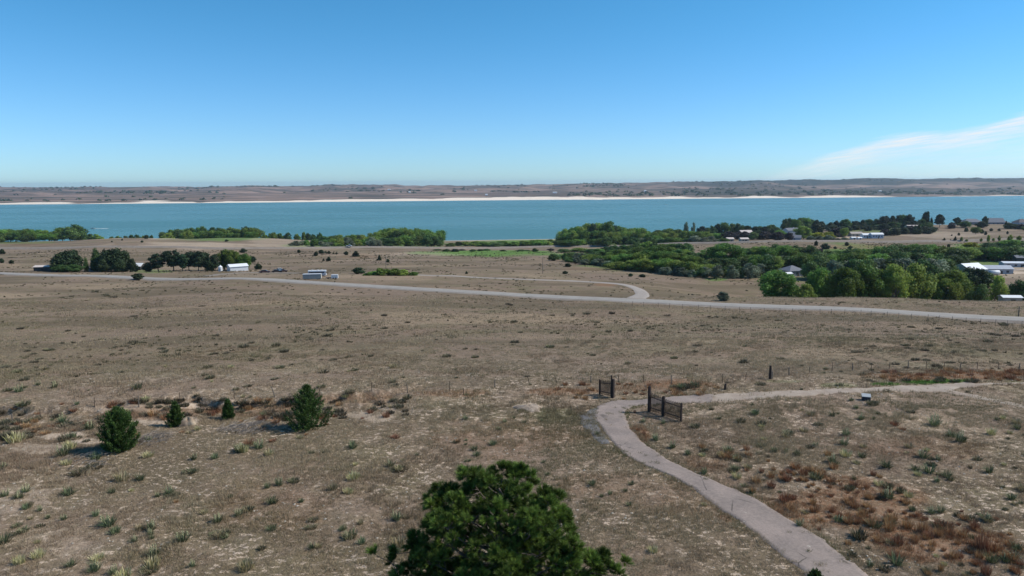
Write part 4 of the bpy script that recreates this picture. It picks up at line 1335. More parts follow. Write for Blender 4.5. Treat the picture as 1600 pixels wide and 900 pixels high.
def grass_tint(x, y):
    a = fbm(x, y, 14, 4, 201)
    b = fbm(x, y, 5, 4, 202)
    c = fbm(x, y, 45, 3, 203)
    k1 = sstep(-0.15, 0.2, a + RNG.normal(size=len(x)) * 0.12)[:, None]
    k2 = sstep(-0.1, 0.25, b + RNG.normal(size=len(x)) * 0.12)[:, None]
    k3 = sstep(0.0, 0.3, c)[:, None]
    t_ = STRAW * (1 - k1) + OLIVE * k1
    t_ = t_ * (1 - k2 * 0.6) + MAUVE * k2 * 0.6
    t_ = t_ * (1 - k3 * 0.35) + MAUVE * k3 * 0.35
    bf = (RNG.random(len(x)) < 0.10)[:, None]
    t_ = np.where(bf, BUFF, t_)
    g = zone_at(ZR, x, y)[:, None]
    r = zone_at(ZB, x, y)[:, None]
    r = r * (RNG.random((len(x), 1)) < 0.75)
    g = g * (RNG.random((len(x), 1)) < 0.95)
    t_ = t_ * (1 - r) + RUST * r
    return t_ * (1 - g) + GREEN * g


parts_v, parts_t = [], []
for (n, y0, y1, nb, hh, wd, sp) in ((150000, 33, 62, 8, (0.08, 0.24), 0.022, 0.13), (110000, 62, 105, 6, (0.10, 0.28), 0.036, 0.18), (80000, 105, 210, 5, (0.12, 0.32), 0.075, 0.30)):
    x, y = scatter(n, y0, y1)
    bare = fbm(x, y, 1.1, 4, 210, 0.6) + 0.35 * fbm(x, y, 7, 3, 211)
    k = keep_off(x, y) & ((bare > -0.06) | (RNG.random(n) < 0.10)) & ((zone_at(ZS, x, y) < 0.45) | (RNG.random(n) < 0.25))
    x, y = x[k], y[k]
    h = RNG.uniform(*hh, len(x)) * (0.45 + 1.5 * np.clip(fbm(x, y, 5, 4, 212, 0.6) + 0.45, 0, 1)) * (1 + 1.0 * zone_at(ZB, x, y))
    v, t_ = blades(x, y, nb, h, wd, sp, grass_tint(x, y))
    parts_v.append(v)
    parts_t.append(t_)
v, t_ = np.vstack(parts_v), np.vstack(parts_t)
put('dry_grass', mesh_np('dry_grass', v, np.arange(len(v)).reshape(-1, 3), M_BLADE, t_), kind='stuff')

# green weeds along the track and verge of the path
x, y = scatter(60000, 60, 82, 0.8)
k = (zone_at(ZR, x, y) > 0.35) & keep_off(x, y)
x, y = x[k], y[k]
v, t_ = blades(x, y, 8, RNG.uniform(0.12, 0.3, len(x)), 0.04, 0.16, np.tile(GREEN * 1.7, (len(x), 1)) * RNG.uniform(0.7, 1.4, (len(x), 1)))
put('green_grass', mesh_np('green_grass', v, np.arange(len(v)).reshape(-1, 3), M_BLADE, t_), kind='stuff')
# overgrown verges
vx, vy = [], []
for side_, out_ in ((Lw, -1), (Rw, 1)):
    for k in range(len(side_) - 1):
        a_, b_ = side_[k], side_[k + 1]
        tn = (b_ - a_)
        if tn.length < 1e-6:
            continue
        nr = Vector((tn.y, -tn.x)).normalized() * out_
        for q in range(int(tn.length * 16) + 1):
            s_ = random.random()
            d_ = abs(random.gauss(0, 0.38)) + 0.0
            vx.append(a_.x + tn.x * s_ + nr.x * d_)
            vy.append(a_.y + tn.y * s_ + nr.y * d_)
for k in range(0, len(Lw)):
    for q in range(3 if random.random() < 0.10 else 0):
        f = random.choice([random.uniform(0.02, 0.14), random.uniform(0.3, 0.6), random.uniform(0.86, 0.98)])
        c = Lw[k].lerp(Rw[k], f)
        for s_ in range(5):
            vx.append(c.x + random.gauss(0, 0.09))
            vy.append(c.y + random.gauss(0, 0.05))
vx, vy = np.array(vx), np.array(vy)
mixk = sstep(-0.15, 0.2, fbm(vx, vy, 3, 3, 220))[:, None]
tv = np.array((0.13, 0.14, 0.055)) * mixk + STRAW * (1 - mixk)
v, t_ = blades(vx, vy, 8, RNG.uniform(0.08, 0.30, len(vx)), 0.024, 0.10, tv)
put('verge_grass', mesh_np('verge_grass', v, np.arange(len(v)).reshape(-1, 3), M_BLADE, t_), kind='stuff')


# countable clumps: shared meshes, one object each
def clump_mesh(name, nb, h, wd, spread, lean, cols, seed, stiff=0.0, stalks=0):
    rg = np.random.default_rng(seed)
    a = rg.uniform(0, 6.283, nb)
    rr_ = np.sqrt(rg.random(nb)) * spread
    hh = h * rg.uniform(0.5, 1.1, nb)
    ln = rg.uniform(0.1, 1.0, nb) * lean
    P0 = np.stack([np.cos(a) * rr_, np.sin(a) * rr_, np.full(nb, -0.03)], 1)
    b = a + rg.normal(size=nb) * 0.4
    tip = np.stack([np.cos(b) * ln * hh, np.sin(b) * ln * hh, hh * np.sqrt(np.clip(1 - 0.75 * np.minimum(ln, 1.1) ** 2, 0.05, 1))], 1)
    c = b + 1.57 + rg.normal(size=nb) * 0.5
    sd = np.stack([np.cos(c), np.sin(c), np.zeros(nb)], 1) * wd / 2
    md = P0 + tip * 0.55 + np.array([0, 0, 1]) * (hh * 0.08)[:, None]
    Vv = np.stack([P0 - sd, P0 + sd, md + sd * 0.8, P0 + tip, md - sd * 0.8], 1).reshape(-1, 3)
    idx = np.arange(nb)[:, None] * 5
    Ff = np.concatenate([idx + np.array([[0, 1, 2]]), idx + np.array([[0, 2, 4]]), idx + np.array([[4, 2, 3]])], 0)
    ci = np.array(cols)[rg.integers(0, len(cols), nb)] * rg.uniform(0.7, 1.3, (nb, 1))
    T = np.repeat(ci, 5, 0)
    return Vv, Ff, T


def clump_variants(name, n, **kw):
    seed = kw.pop('seed')
    return [mesh_np(name, *[q for q in (lambda r: (r[0], r[1], M_CL, r[2]))(clump_mesh(name, seed=seed + k, **kw))]) for k in range(n)]


def clump_mat():
    m, t, bs = mat_new('clump_leaves')
    a = t.add('ShaderNodeAttribute', {'attribute_name': 'tint'})
    oi = t.add('ShaderNodeObjectInfo')
    hs = t.add('ShaderNodeHueSaturation', Hue=t.ramp(oi.outputs['Random'], 0, 1, 0.485, 0.515), Value=t.ramp(oi.outputs['Random'], 0, 1, 0.75, 1.25), Color=a.outputs['Color'])
    t.put(bs.inputs['Base Color'], hs.outputs[0])
    bs.inputs['Roughness'].default_value = 0.75
    bs.inputs['Specular IOR Level'].default_value = 0.2
    tr = t.add('ShaderNodeBsdfTranslucent', Color=hs.outputs[0])
    mx = t.add('ShaderNodeMixShader', i0=0.2, i1=bs.outputs[0], i2=tr.outputs[0])
    out = [n for n in t.n if n.type == 'OUTPUT_MATERIAL'][0]
    t.l.new(mx.outputs[0], out.inputs[0])
    return m


M_CL = clump_mat()
YUC = clump_variants('yucca_leaves', 5, nb=90, h=0.62, wd=0.035, spread=0.22, lean=1.0, cols=[(0.085, 0.115, 0.055), (0.13, 0.15, 0.075), (0.16, 0.17, 0.09)], seed=40)
SAGE = clump_variants('sage_leaves', 5, nb=190, h=0.42, wd=0.045, spread=0.42, lean=0.8, cols=[(0.085, 0.078, 0.046), (0.135, 0.118, 0.075), (0.07, 0.062, 0.042), (0.18, 0.145, 0.10)], seed=60)
WEED = clump_variants('weed_leaves', 4, nb=150, h=0.45, wd=0.04, spread=0.32, lean=0.7, cols=[(0.09, 0.10, 0.048), (0.15, 0.135, 0.075), (0.20, 0.165, 0.105)], seed=80)
BUNCH = clump_variants('bunch_leaves', 5, nb=150, h=0.50, wd=0.018, spread=0.20, lean=0.6, cols=[(0.30, 0.150, 0.075), (0.25, 0.115, 0.06), (0.34, 0.22, 0.12)], seed=100)
STRW = clump_variants('straw_leaves', 4, nb=150, h=0.42, wd=0.022, spread=0.22, lean=0.6, cols=[(0.36, 0.30, 0.16), (0.28, 0.26, 0.11), (0.42, 0.36, 0.22)], seed=120)


def stalk_mesh(seed):
    rg = random.Random(seed)
    mb = MB()
    for k in range(rg.randint(2, 5)):
        a, r = rg.uniform(0, 6.28), rg.uniform(0.02, 0.25)
        bx, by = math.cos(a) * r, math.sin(a) * r
        h = rg.uniform(0.55, 0.85)
        tx, ty = bx * 1.3, by * 1.3
        mb.tube([(bx, by, 0.1), (tx, ty, h * 0.5), (tx, ty, h)], [0.012, 0.02, 0.012], 4)
        for q in range(9):
            z = h * (0.5 + 0.055 * q)
            g = q * 2.4
            mb.box((tx + math.cos(g) * 0.03, ty + math.sin(g) * 0.03, z), (0.035, 0.03, 0.04), g)
    return mb.mesh('flower_stalk', M_STALK)


M_STALK = simple('stalk', (0.40, 0.37, 0.20), 0.8, 0.2, 20)
STALK = [stalk_mesh(k) for k in range(4)]


CLUMPS = []
WORDS = {'sage': 'olive sage clump', 'weed': 'grey-green weed clump', 'bunch': 'reddish bunchgrass clump', 'straw': 'pale straw clump'}
LAND = [(186, 690, 'the leftmost bank cedar'), (275, 660, 'the leaning small cedar'), (357, 650, 'the slimmest bank cedar'), (482, 655, 'the large ragged cedar'), (385, 672, 'the wide brush pile'),
        (826, 637, 'the pale burrow mound'), (680, 850, "the big pine's left side"), (860, 830, "the big pine's right side"), (947, 612, 'the short picket panel'), (1040, 645, 'the long picket panel'), (1133, 606, 'the wooden stump'), (1203, 585, 'the marker post'),
        (1353, 621, 'the black trail box'), (1490, 606, 'the fork of the dirt track'), (960, 690, 'the inner path bend'), (1130, 780, "the paved path's middle"), (1300, 885, "the paved path's lower end"), (20, 890, 'the bottom left picture corner'), (1590, 890, 'the bottom right picture corner'),
        (5, 760, 'the middle left picture edge'), (1595, 740, 'the lower right picture edge'), (10, 560, 'the upper left picture edge'), (1595, 545, 'the upper right picture edge'), (340, 820, 'the bare slope beside the pine'), (1400, 720, 'the middle of the rusty slope'),
        (215, 433, 'the round highway bush'), (430, 620, 'the leaning wire fence post'), (488, 440, 'the grey box trailer'), (990, 470, 'the mouth of the gravel lane'), (1130, 468, 'the lone pale shrub'), (640, 614, "the wire fence's middle"), (700, 520, 'the centre of the pasture'), (350, 520, 'the left pasture'),
        (1100, 540, 'the right pasture'), (1419, 576, "the wire fence's right end"), (1380, 492, 'the highway on the right'), (750, 462, 'the middle of the highway')]


def clump(kind_, px, py, wpx, hs=1.0, pale=None):
    nm, meshes, w0, cat, text = CK[kind_]
    p = hit(px, py)
    q = (np.array([p.x]), np.array([p.y]))
    if in_poly(*q, PATH_POLY)[0] or near_line(*q, road_pts, 4.2)[0] or near_line(*q, lane_pts, 2.5)[0] or in_poly(*q, TRACK_POLY)[0]:
        return
    s_ = wpx * mpp(p.y) / w0
    me = meshes[random.randrange(len(meshes))]
    sc = (s_ * random.uniform(0.85, 1.2), s_ * random.uniform(0.85, 1.2), s_ * hs * random.uniform(0.85, 1.15))
    if kind_ == 'yucca':
        o = thing('yucca', '', 'yucca', tuple(p), random.uniform(0, 6.28), None, sc)
        put('leaves', me, o)
        if pale:
            put('flower_stalk', random.choice(STALK), o)
    else:
        o = put(nm, me, None, category=cat)
        o.location = p
        o.rotation_euler = (0, 0, random.uniform(0, 6.28))
        o.scale = sc
    words = ('yucca with pale flower stalks' if pale else 'green yucca without stalks') if kind_ == 'yucca' else WORDS[kind_]
    CLUMPS.append((o, words, px, py))
    return o


def name_clumps():
    """every clump is told apart by its rank from the landmark next to it"""
    by = {}
    for (o, wds, px, py) in CLUMPS:
        d, lx, ly, lm = min((math.hypot(px - a, (py - b) * 1.6), a, b, c) for (a, b, c) in LAND)
        dx, dy = px - lx, (py - ly) * 1.6
        side = ('right of' if dx > 0 else 'left of') if abs(dx) > abs(dy) else ('below' if dy > 0 else 'above')
        by.setdefault((wds, side, lm), []).append((d, o))
    for (wds, side, lm), lst in by.items():
        lst.sort(key=lambda q: q[0])
        for k, (d, o) in enumerate(lst):
            o['label'] = (f'{wds}, {ORD[min(k, 39)]} closest {side} {lm}' if len(lst) > 1 else f'{wds}, the only one just {side} {lm}')
            o['group'] = f"{wds.split(' with')[0].replace('clump', 'clumps')} on the open ground"


CK = {'yucca': ('yucca', YUC, 1.15, 'yucca', ''), 'sage': ('sage_clump', SAGE, 1.25, 'sage clump', 'dark olive sage clump'), 'weed': ('weed_clump', WEED, 1.0, 'weed clump', 'grey-green weed clump'),
      'bunch': ('bunchgrass', BUNCH, 0.62, 'grass clump', 'reddish brown bunchgrass clump'), 'straw': ('straw_clump', STRW, 0.75, 'straw clump', 'pale yellow straw clump')}

# the plants the picture shows large: x, base row, width
for (x, y, w_, pl) in ((610, 728, 20, 1), (551, 700, 26, 0), (745, 712, 20, 0), (652, 712, 12, 0), (953, 772, 14, 0), (940, 776, 12, 0), (977, 768, 14, 0), (983, 790, 14, 0), (856, 742, 12, 0), (236, 828, 32, 1), (264, 772, 26, 1), (247, 776, 16, 1),
                       (150, 806, 20, 1), (148, 892, 36, 1), (178, 896, 26, 1), (240, 868, 30, 1), (285, 845, 34, 1), (340, 815, 26, 1), (372, 806, 22, 1), (425, 828, 22, 0), (436, 758, 22, 1), (418, 762, 18, 0), (360, 778, 16, 0), (303, 718, 18, 1), (336, 716, 20, 0),
                       (405, 700, 28, 1), (175, 770, 20, 0), (210, 846, 18, 1), (100, 812, 18, 1), (75, 810, 14, 1), (62, 798, 16, 1), (8, 775, 22, 1), (30, 778, 24, 1), (1430, 735, 26, 0), (1545, 738, 24, 0), (1138, 706, 24, 0), (1152, 720, 22, 0), (1150, 735, 20, 0), (1246, 712, 20, 0),
                       (1347, 715, 22, 0), (1322, 680, 22, 1), (1300, 650, 18, 0), (1179, 645, 16, 0), (1123, 655, 14, 0), (1345, 655, 20, 1), (1460, 665, 32, 1), (1500, 690, 30, 1), (1452, 738, 30, 0), (1388, 778, 26, 1), (1175, 770, 18, 0), (1210, 705, 18, 0), (1300, 722, 24, 1), (1385, 730, 30, 0),
                       (1590, 670, 18, 0), (1580, 780, 26, 0), (1310, 815, 22, 1), (1250, 822, 20, 1), (1540, 812, 28, 1), (1470, 800, 24, 0), (1590, 860, 30, 0), (1360, 885, 22, 1), (1050, 700, 22, 1), (1075, 710, 20, 0), (1024, 688, 20, 1), (1100, 740, 18, 1), (1005, 660, 12, 1), (1036, 662, 12, 1),
                       (85, 606, 18, 1), (60, 602, 12, 1), (30, 612, 22, 1), (215, 608, 24, 0), (120, 632, 12, 0), (1085, 605, 24, 0), (1065, 607, 22, 0), (1000, 610, 1, 0)):
    if w_ > 5:
        clump('yucca', x, y, w_, 1.0, pl)
for (x, y, w_, hs) in ((1182, 755, 18, 1.3), (1205, 745, 16, 1.6), (1205, 762, 18, 1.5), (1190, 738, 12, 1.2), (1222, 742, 15, 1.5), (1176, 770, 14, 1.4), (1255, 742, 20, 1.2), (1275, 740, 24, 1.0), (1208, 800, 16, 1.4), (1240, 780, 14, 1.3), (1270, 788, 18, 1.3), (1300, 800, 16, 1.3), (1312, 810, 20, 1.3),
                       (1325, 818, 20, 1.3), (1340, 818, 16, 1.3), (1362, 800, 15, 1.5), (1388, 818, 19, 1.7), (1360, 822, 20, 1.3), (1417, 824, 22, 1.4), (1441, 832, 24, 1.8), (1466, 838, 22, 1.6), (1485, 836, 20, 1.6), (1496, 850, 16, 1.0), (1535, 862, 34, 1.9), (1530, 872, 20, 1.3), (1430, 848, 18, 1.0), (1455, 860, 16, 1.2),
                       (1490, 872, 20, 1.2), (1470, 892, 16, 1.6), (1540, 898, 26, 1.4), (1583, 892, 22, 1.0), (1520, 897, 16, 1.5), (1450, 898, 14, 1.2), (1370, 845, 18, 0.9), (1345, 842, 14, 1.0), (1400, 852, 16, 1.0), (1395, 870, 18, 0.9), (1325, 850, 16, 0.8), (1280, 828, 12, 0.8), (1398, 665, 20, 0.8), (1410, 672, 16, 0.8),
                       (997, 674, 11, 1.3), (1006, 680, 12, 1.3), (992, 645, 8, 1.2), (1056, 642, 1, 1), (900, 622, 10, 1), (915, 624, 12, 1.1), (993, 614, 12, 0.9), (1100, 612, 14, 0.8), (1056, 614, 16, 0.9), (975, 624, 10, 0.8), (55, 660, 16, 0.9), (136, 665, 16, 0.9), (240, 650, 26, 0.8), (258, 655, 20, 0.9), (330, 650, 20, 0.8), (410, 658, 30, 0.8), (388, 640, 20, 0.7), (430, 662, 20, 0.8), (390, 695, 24, 0.7), (275, 785, 12, 0.7), (716, 690, 12, 0.8)):
    if w_ > 5:
        clump('bunch', x, y, w_ * 0.8, hs * 0.95)
for (x, y, w_) in ((385, 890, 34), (25, 690, 40), (60, 870, 30), (110, 700, 30), (1020, 862, 22), (1075, 745, 18), (380, 705, 30), (45, 790, 20), (190, 750, 30), (1420, 776, 22), (1100, 790, 14), (630, 720, 10), (520, 765, 22), (30, 880, 24), (545, 770, 22), (560, 745, 12)):
    clump('straw', x, y, w_, 0.9)

nb_ = {'yucca': 0, 'bunch': 0, 'straw': 0, 'weed': 0, 'sage': 0}


def rand_clumps(kind_, n, box, wr, hs=(0.8, 1.1), pale=0.4, persp=True, dens=None):
    x0, y0, x1, y1 = box
    made = 0
    while made < n:
        px = random.uniform(x0, x1)
        py = random.uniform(y0, y1)
        if dens and random.random() > dens(px, py):
            continue
        wpx = (wr[0] + (wr[1] - wr[0]) * random.random() ** 1.7) * ((py - 286) / 400 if persp else 1)
        clump(kind_, px, py, wpx, random.uniform(*hs), random.random() < pale)
        made += 1


rand_clumps('yucca', 34, (-20, 640, 640, 905), (12, 30))
rand_clumps('yucca', 18, (620, 640, 1000, 760), (8, 20), pale=0.2)
rand_clumps('yucca', 34, (1080, 622, 1620, 905), (12, 28), pale=0.35, dens=lambda a, b: 0.0 if a < 1010 + (b - 640) * 1.15 else 1)
rand_clumps('weed', 60, (1000, 625, 1620, 905), (8, 26), (0.6, 1.0), dens=lambda a, b: 0.0 if a < 990 + (b - 640) * 1.2 else 1)
rand_clumps('weed', 34, (-20, 630, 900, 905), (14, 36), (0.35, 0.7))
rand_clumps('weed', 90, (-20, 540, 1620, 625), (8, 30), (0.4, 0.8))
rand_clumps('straw', 36, (-20, 560, 640, 905), (10, 26), (0.6, 1.0))
rand_clumps('straw', 40, (1000, 640, 1620, 905), (10, 24), (0.6, 1.0), dens=lambda a, b: 0.0 if a < 1010 + (b - 640) * 1.15 else 1)
rand_clumps('bunch', 150, (1090, 700, 1620, 905), (6, 17), (0.6, 1.1), dens=lambda a, b: max(0, 1 - abs((b - 715) - (a - 1150) * 0.36) / 60) * (1 if a > 1020 + (b - 640) * 1.15 else 0))
rand_clumps('bunch', 40, (0, 625, 620, 690), (8, 20), (0.4, 0.7))
rand_clumps('bunch', 40, (1380, 580, 1620, 596), (10, 22), (0.5, 0.8))
rand_clumps('bunch', 30, (860, 600, 1120, 618), (8, 18), (0.5, 0.8))


def pasture(a, b):
    """patchy cover of the pasture"""
    p = hit(a, b)
    return float(np.clip(0.35 + 1.8 * fbm(np.array([p.x]), np.array([p.y]), 26, 3, 77)[0], 0.05, 1))


rand_clumps('sage', 205, (-20, 440, 1620, 600), (8, 32), (0.4, 0.9), dens=lambda a, b: (0 if b < 436 + a * 0.042 + 6 else pasture(a, b)))
for (x0_, x1_, y0_, y1_, n_) in ((375, 540, 622, 654, 48), (0, 170, 645, 690, 26), (190, 350, 622, 654, 34), (530, 640, 625, 650, 10), (1400, 1600, 590, 600, 6), (1050, 1090, 600, 612, 5)):
    rand_clumps('sage', n_, (x0_, y0_, x1_, y1_), (16, 34), (0.6, 1.1))
name_clumps()
# the rest of the tussocks, too many to tell apart
n = 60000
x, y = scatter(n, 72, 620, 0.84)
a_ = fbm(x, y, 26, 3, 77)
b_ = fbm(x, y, 7, 3, 78)
k = keep_off(x, y) & (RNG.random(n) < np.clip(0.12 + 1.3 * a_ + 0.8 * b_, 0.02, 1) * np.where(y < 180, 0.75, 0.45)) & (gz(x, y) > LAKE_Z + 3)
x, y = x[k], y[k]
hh = RNG.uniform(0.10, 0.34, len(x)) * (1 + y / 500)
tn = np.array((0.082, 0.074, 0.042)) * RNG.uniform(0.7, 1.9, (len(x), 1))
big_ = 0.10 + 0.75 * RNG.random(len(x)) ** 2.0
v, t_ = blades(x, y, 24, hh, 0.10 * (1 + y / 260), big_ * 0.9 + 0.08, tn, lean=0.8)
put('sage_tussocks', mesh_np('sage_tussocks', v, np.arange(len(v)).reshape(-1, 3), M_BLADE, t_), kind='stuff')
# stones and bits of pale earth lying about
n = 5000
x, y = scatter(n, 34, 80)
k = keep_off(x, y) & ((fbm(x, y, 3, 3, 230) > 0.05) | (zone_at(ZS, x, y) > 0.3))
x, y = x[k], y[k]
C = np.stack([x, y, gz(x, y) + 0.01], 1)
sz = RNG.uniform(0.03, 0.11, len(x))
base = np.array([[1, 0, 0], [0, 1, 0], [-1, 0, 0], [0, -1, 0], [0, 0, 0.55], [0.6, 0.6, 0.2]])
Vv = C[:, None] + base[None, :5] * sz[:, None, None] * RNG.uniform(0.6, 1.3, (len(x), 5, 3))
Ff = (np.arange(len(x))[:, None, None] * 5 + np.array([[0, 1, 4], [1, 2, 4], [2, 3, 4], [3, 0, 4]])[None]).reshape(-1, 3)
put('loose_stones', mesh_np('loose_stones', Vv.reshape(-1, 3), Ff, simple('stone', (0.42, 0.37, 0.30), 0.9, 0.2, 5)), kind='stuff')

# far woodland and cedars on the opposite shore
n = 9000
u_ = RNG.uniform(-0.78, 0.80, n)
yy = RNG.uniform(3450, 8000, n)
xx = u_ * yy
lo = np.interp(u_, us, [far[q][1] for q in sorted(far)])
dens = np.where(u_ > 0.08, np.exp(-((yy - lo - 260) / 330) ** 2) * 1.0, np.exp(-((yy - lo - 130) / 90) ** 2) * 0.4 * (u_ < -0.4)) + 0.5 * sstep(0.08, 0.3, fbm(xx, yy * 0.5, 420, 4, 73)) * (yy > 4800) + 0.02
dens = dens * (0.3 + 1.2 * np.clip(fbm(xx, yy, 300, 3, 88) + 0.4, 0, 1))
k = (RNG.random(n) < dens) & (yy > lo + 60)
xx, yy = xx[k], yy[k]
C = np.stack([xx, yy, gz(xx, yy)], 1)
m_ = len(C)
R = RNG.uniform(6, 13, m_)
lf = 16
d = RNG.normal(size=(m_, lf, 3))
d /= np.linalg.norm(d, axis=2, keepdims=True)
d[..., 2] = np.abs(d[..., 2])
PC = (C[:, None] + d * R[:, None, None] * np.array([1.1, 1.1, 0.75])).reshape(-1, 3)
v, f_ = cards(PC, np.repeat(R * 0.75, lf), d.reshape(-1, 3), 1.0, 0.4)
put('far_woodland', mesh_np('far_woodland', v, f_, leafy('far_leaves', (0.045, 0.075, 0.035), 0.1, 0.2), shade_tint(m_ * lf, 3)), kind='stuff')

# ------------------------------------------------------------------ fences and small things near the path
M_DARKWOOD = simple('dark_stained_wood', (0.036, 0.023, 0.019), 0.8, 0.35, 9, bump=0.01)
M_GREYWOOD = simple('weathered_wood', (0.15, 0.125, 0.10), 0.9, 0.3, 14, bump=0.01)
M_STEEL = simple('rusty_steel', (0.085, 0.06, 0.045), 0.75, 0.3, 20, 0.3)
M_WIRE = simple('fence_wire', (0.14, 0.12, 0.11), 0.6, 0.1, 5, 0.6)


def picket_panel(label, a, b, ytop_a, ytop_b, n, posts, wide=0.056):
    """dark slatted panel between two ground points; posts = (fraction, extra height, thickness)"""
    A_, B_ = hit(*a), hit(*b)
    ha = z_for(A_.x / A_.y, A_.y, ytop_a) - A_.z
    hb = z_for(B_.x / B_.y, B_.y, ytop_b) - B_.z
    d = B_ - A_
    L = math.hypot(d.x, d.y)
    rz = math.atan2(d.y, d.x)
    root = thing('picket_fence', label, 'fence', tuple(A_), rz, 'dark picket panels beside the path')
    slope = d.z / L
    for k in range(n):
        f = (k + 0.5) / n
        h = ha + (hb - ha) * f + (0.03 if k % 2 else -0.02) + 0.10 * math.sin(f * math.pi) * -1
        z0 = slope * L * f
        mb = MB()
        mb.box((L * f, 0.03, z0 + 0.05 + h / 2 - 0.05), (wide, 0.025, h - 0.1), 0, random.uniform(-.012, .012))
        mb.prism([(L * f - wide / 2, z0 + h - 0.1), (L * f + wide / 2, z0 + h - 0.1), (L * f, z0 + h + 0.02)], 0.0175, 0.0425, 'y')
        mb.build('picket', M_DARKWOOD, root)
    for q in (0.22, 0.78):
        z0, z1 = ha * q, slope * L + hb * q
        MB().tube([(0, -0.01, z0), (L, -0.01, z1)], 0.045, 4).build('rail', M_DARKWOOD, root)
    for (f, hh, th) in posts:
        h = (ha + (hb - ha) * f) + hh
        z0 = slope * L * f
        mb = MB().box((L * f, -0.02 - th / 2, z0 + h / 2 - 0.1), (th, th, h + 0.2))
        mb.box((L * f, -0.02 - th / 2, z0 + h + 0.02), (th * 0.7, th * 0.7, 0.05))
        mb.build('post', M_DARKWOOD, root)


picket_panel('short dark picket panel with a tall post on the far side of the paved path', (937.5, 616), (957.5, 621), 593, 594, 13, ((0.0, 0.0, 0.12), (0.92, 0.45, 0.11), (1.06, 0.10, 0.24)))
picket_panel('long dark picket panel sloping down from a tall post inside the path bend', (1016, 643), (1065, 659), 613.5, 630.5, 30, ((-0.01, 0.55, 0.20), (0.45, 0.10, 0.20), (1.0, 0.02, 0.14)))

# wire fence: one long fence, posts are its parts
fp = [(20, 660, 13), (63, 653, 13), (148, 636, 14), (217, 636, 17), (281, 630, 16), (366, 623, 12), (430, 620, 15), (500, 617, 10), (581, 610, 12), (637, 614, 13), (703, 611, 15), (724, 617, 10), (773, 605, 12), (828, 600, 13), (871, 599, 12), (923, 598, 10), (966, 597, 10), (1006, 597, 11),
      (1049, 600, 13), (1129, 598, 13), (1165, 593, 11), (1233, 587, 12), (1265, 583, 9), (1300, 580, 13), (1332, 578.5, 11), (1361, 577.5, 10), (1389, 577, 11), (1419, 576, 12), (1447, 576, 11), (1475, 576, 10), (1500, 576, 9), (1527, 576.5, 10), (1560, 577, 10), (1592, 578, 10), (1630, 578, 10)]
P0 = hit(fp[0][0], fp[0][1])
wf = thing('wire_fence', 'sagging wire fence on thin uneven posts across the pasture behind the cedars and picket panels', 'fence', tuple(P0))
tops = []
for k, (x, yb, hp) in enumerate(fp):
    p = hit(x, yb)
    h = hp * mpp(p.y) * 1.12
    ln = Vector((random.uniform(-.06, .06) + (-0.28 if x in (430, 828, 871) else 0), random.uniform(-.05, .05), 0)) * h
    b0 = p - P0
    thick = 0.035 if k % 3 else 0.05
    if k % 3:
        MB().tube([tuple(b0 - Vector((0, 0, 0.2))), tuple(b0 + ln + Vector((0, 0, h)))], [thick, thick * 0.8], 5).build('post', M_STEEL, wf)
    else:
        MB().tube([tuple(b0 - Vector((0, 0, 0.2))), tuple(b0 + ln * 0.5 + Vector((0, 0, h * 0.5))), tuple(b0 + ln + Vector((0, 0, h)))], [thick * 1.1, thick, thick * 0.85], 6).build('post', M_GREYWOOD, wf)
    tops.append((b0, ln, h))
for q in (0.35, 0.62, 0.9):
    mb = MB()
    for k in range(len(tops) - 1):
        (b0, l0, h0), (b1, l1, h1) = tops[k], tops[k + 1]
        a_ = b0 + l0 * q + Vector((0, 0, h0 * q))
        c_ = b1 + l1 * q + Vector((0, 0, h1 * q))
        mid_ = (a_ + c_) / 2 - Vector((0, 0, 0.06))
        gm_ = g1(mid_.x + P0.x, mid_.y + P0.y) - P0.z + 0.1
        mid_.z = max(mid_.z, gm_)
        mb.tube([tuple(a_), tuple(mid_), tuple(c_)], 0.004, 3)
    mb.build('wire', M_WIRE, wf)

# roadside fence posts on the right
p0 = hit(1052, 487)
rf = thing('roadside_fence', 'row of thin dark posts along the near side of the highway on the right', 'fence', tuple(p0))
pv = None
for k, x in enumerate(range(985, 1640, 21)):
    f = (x - 985) / 600
    c_ = road_pts
    px_, py_, _d = project(c_[:, 0], c_[:, 1], gz(c_[:, 0], c_[:, 1]))
    yb = float(np.interp(x, px_[::1], py_)) + 7.5
    p = hit(x + random.uniform(-3, 3), yb)
    b0 = p - p0
    MB().tube([tuple(b0 - Vector((0, 0, 0.2))), tuple(b0 + Vector((random.uniform(-.05, .05), 0, 1.25)))], 0.045, 5).build('post', M_GREYWOOD, rf)
    if pv is not None:
        for q in (0.6, 1.1):
            MB().tube([tuple(pv + Vector((0, 0, q))), tuple(b0 + Vector((0, 0, q)))], 0.006, 3).build('wire', M_WIRE, rf)
    pv = b0

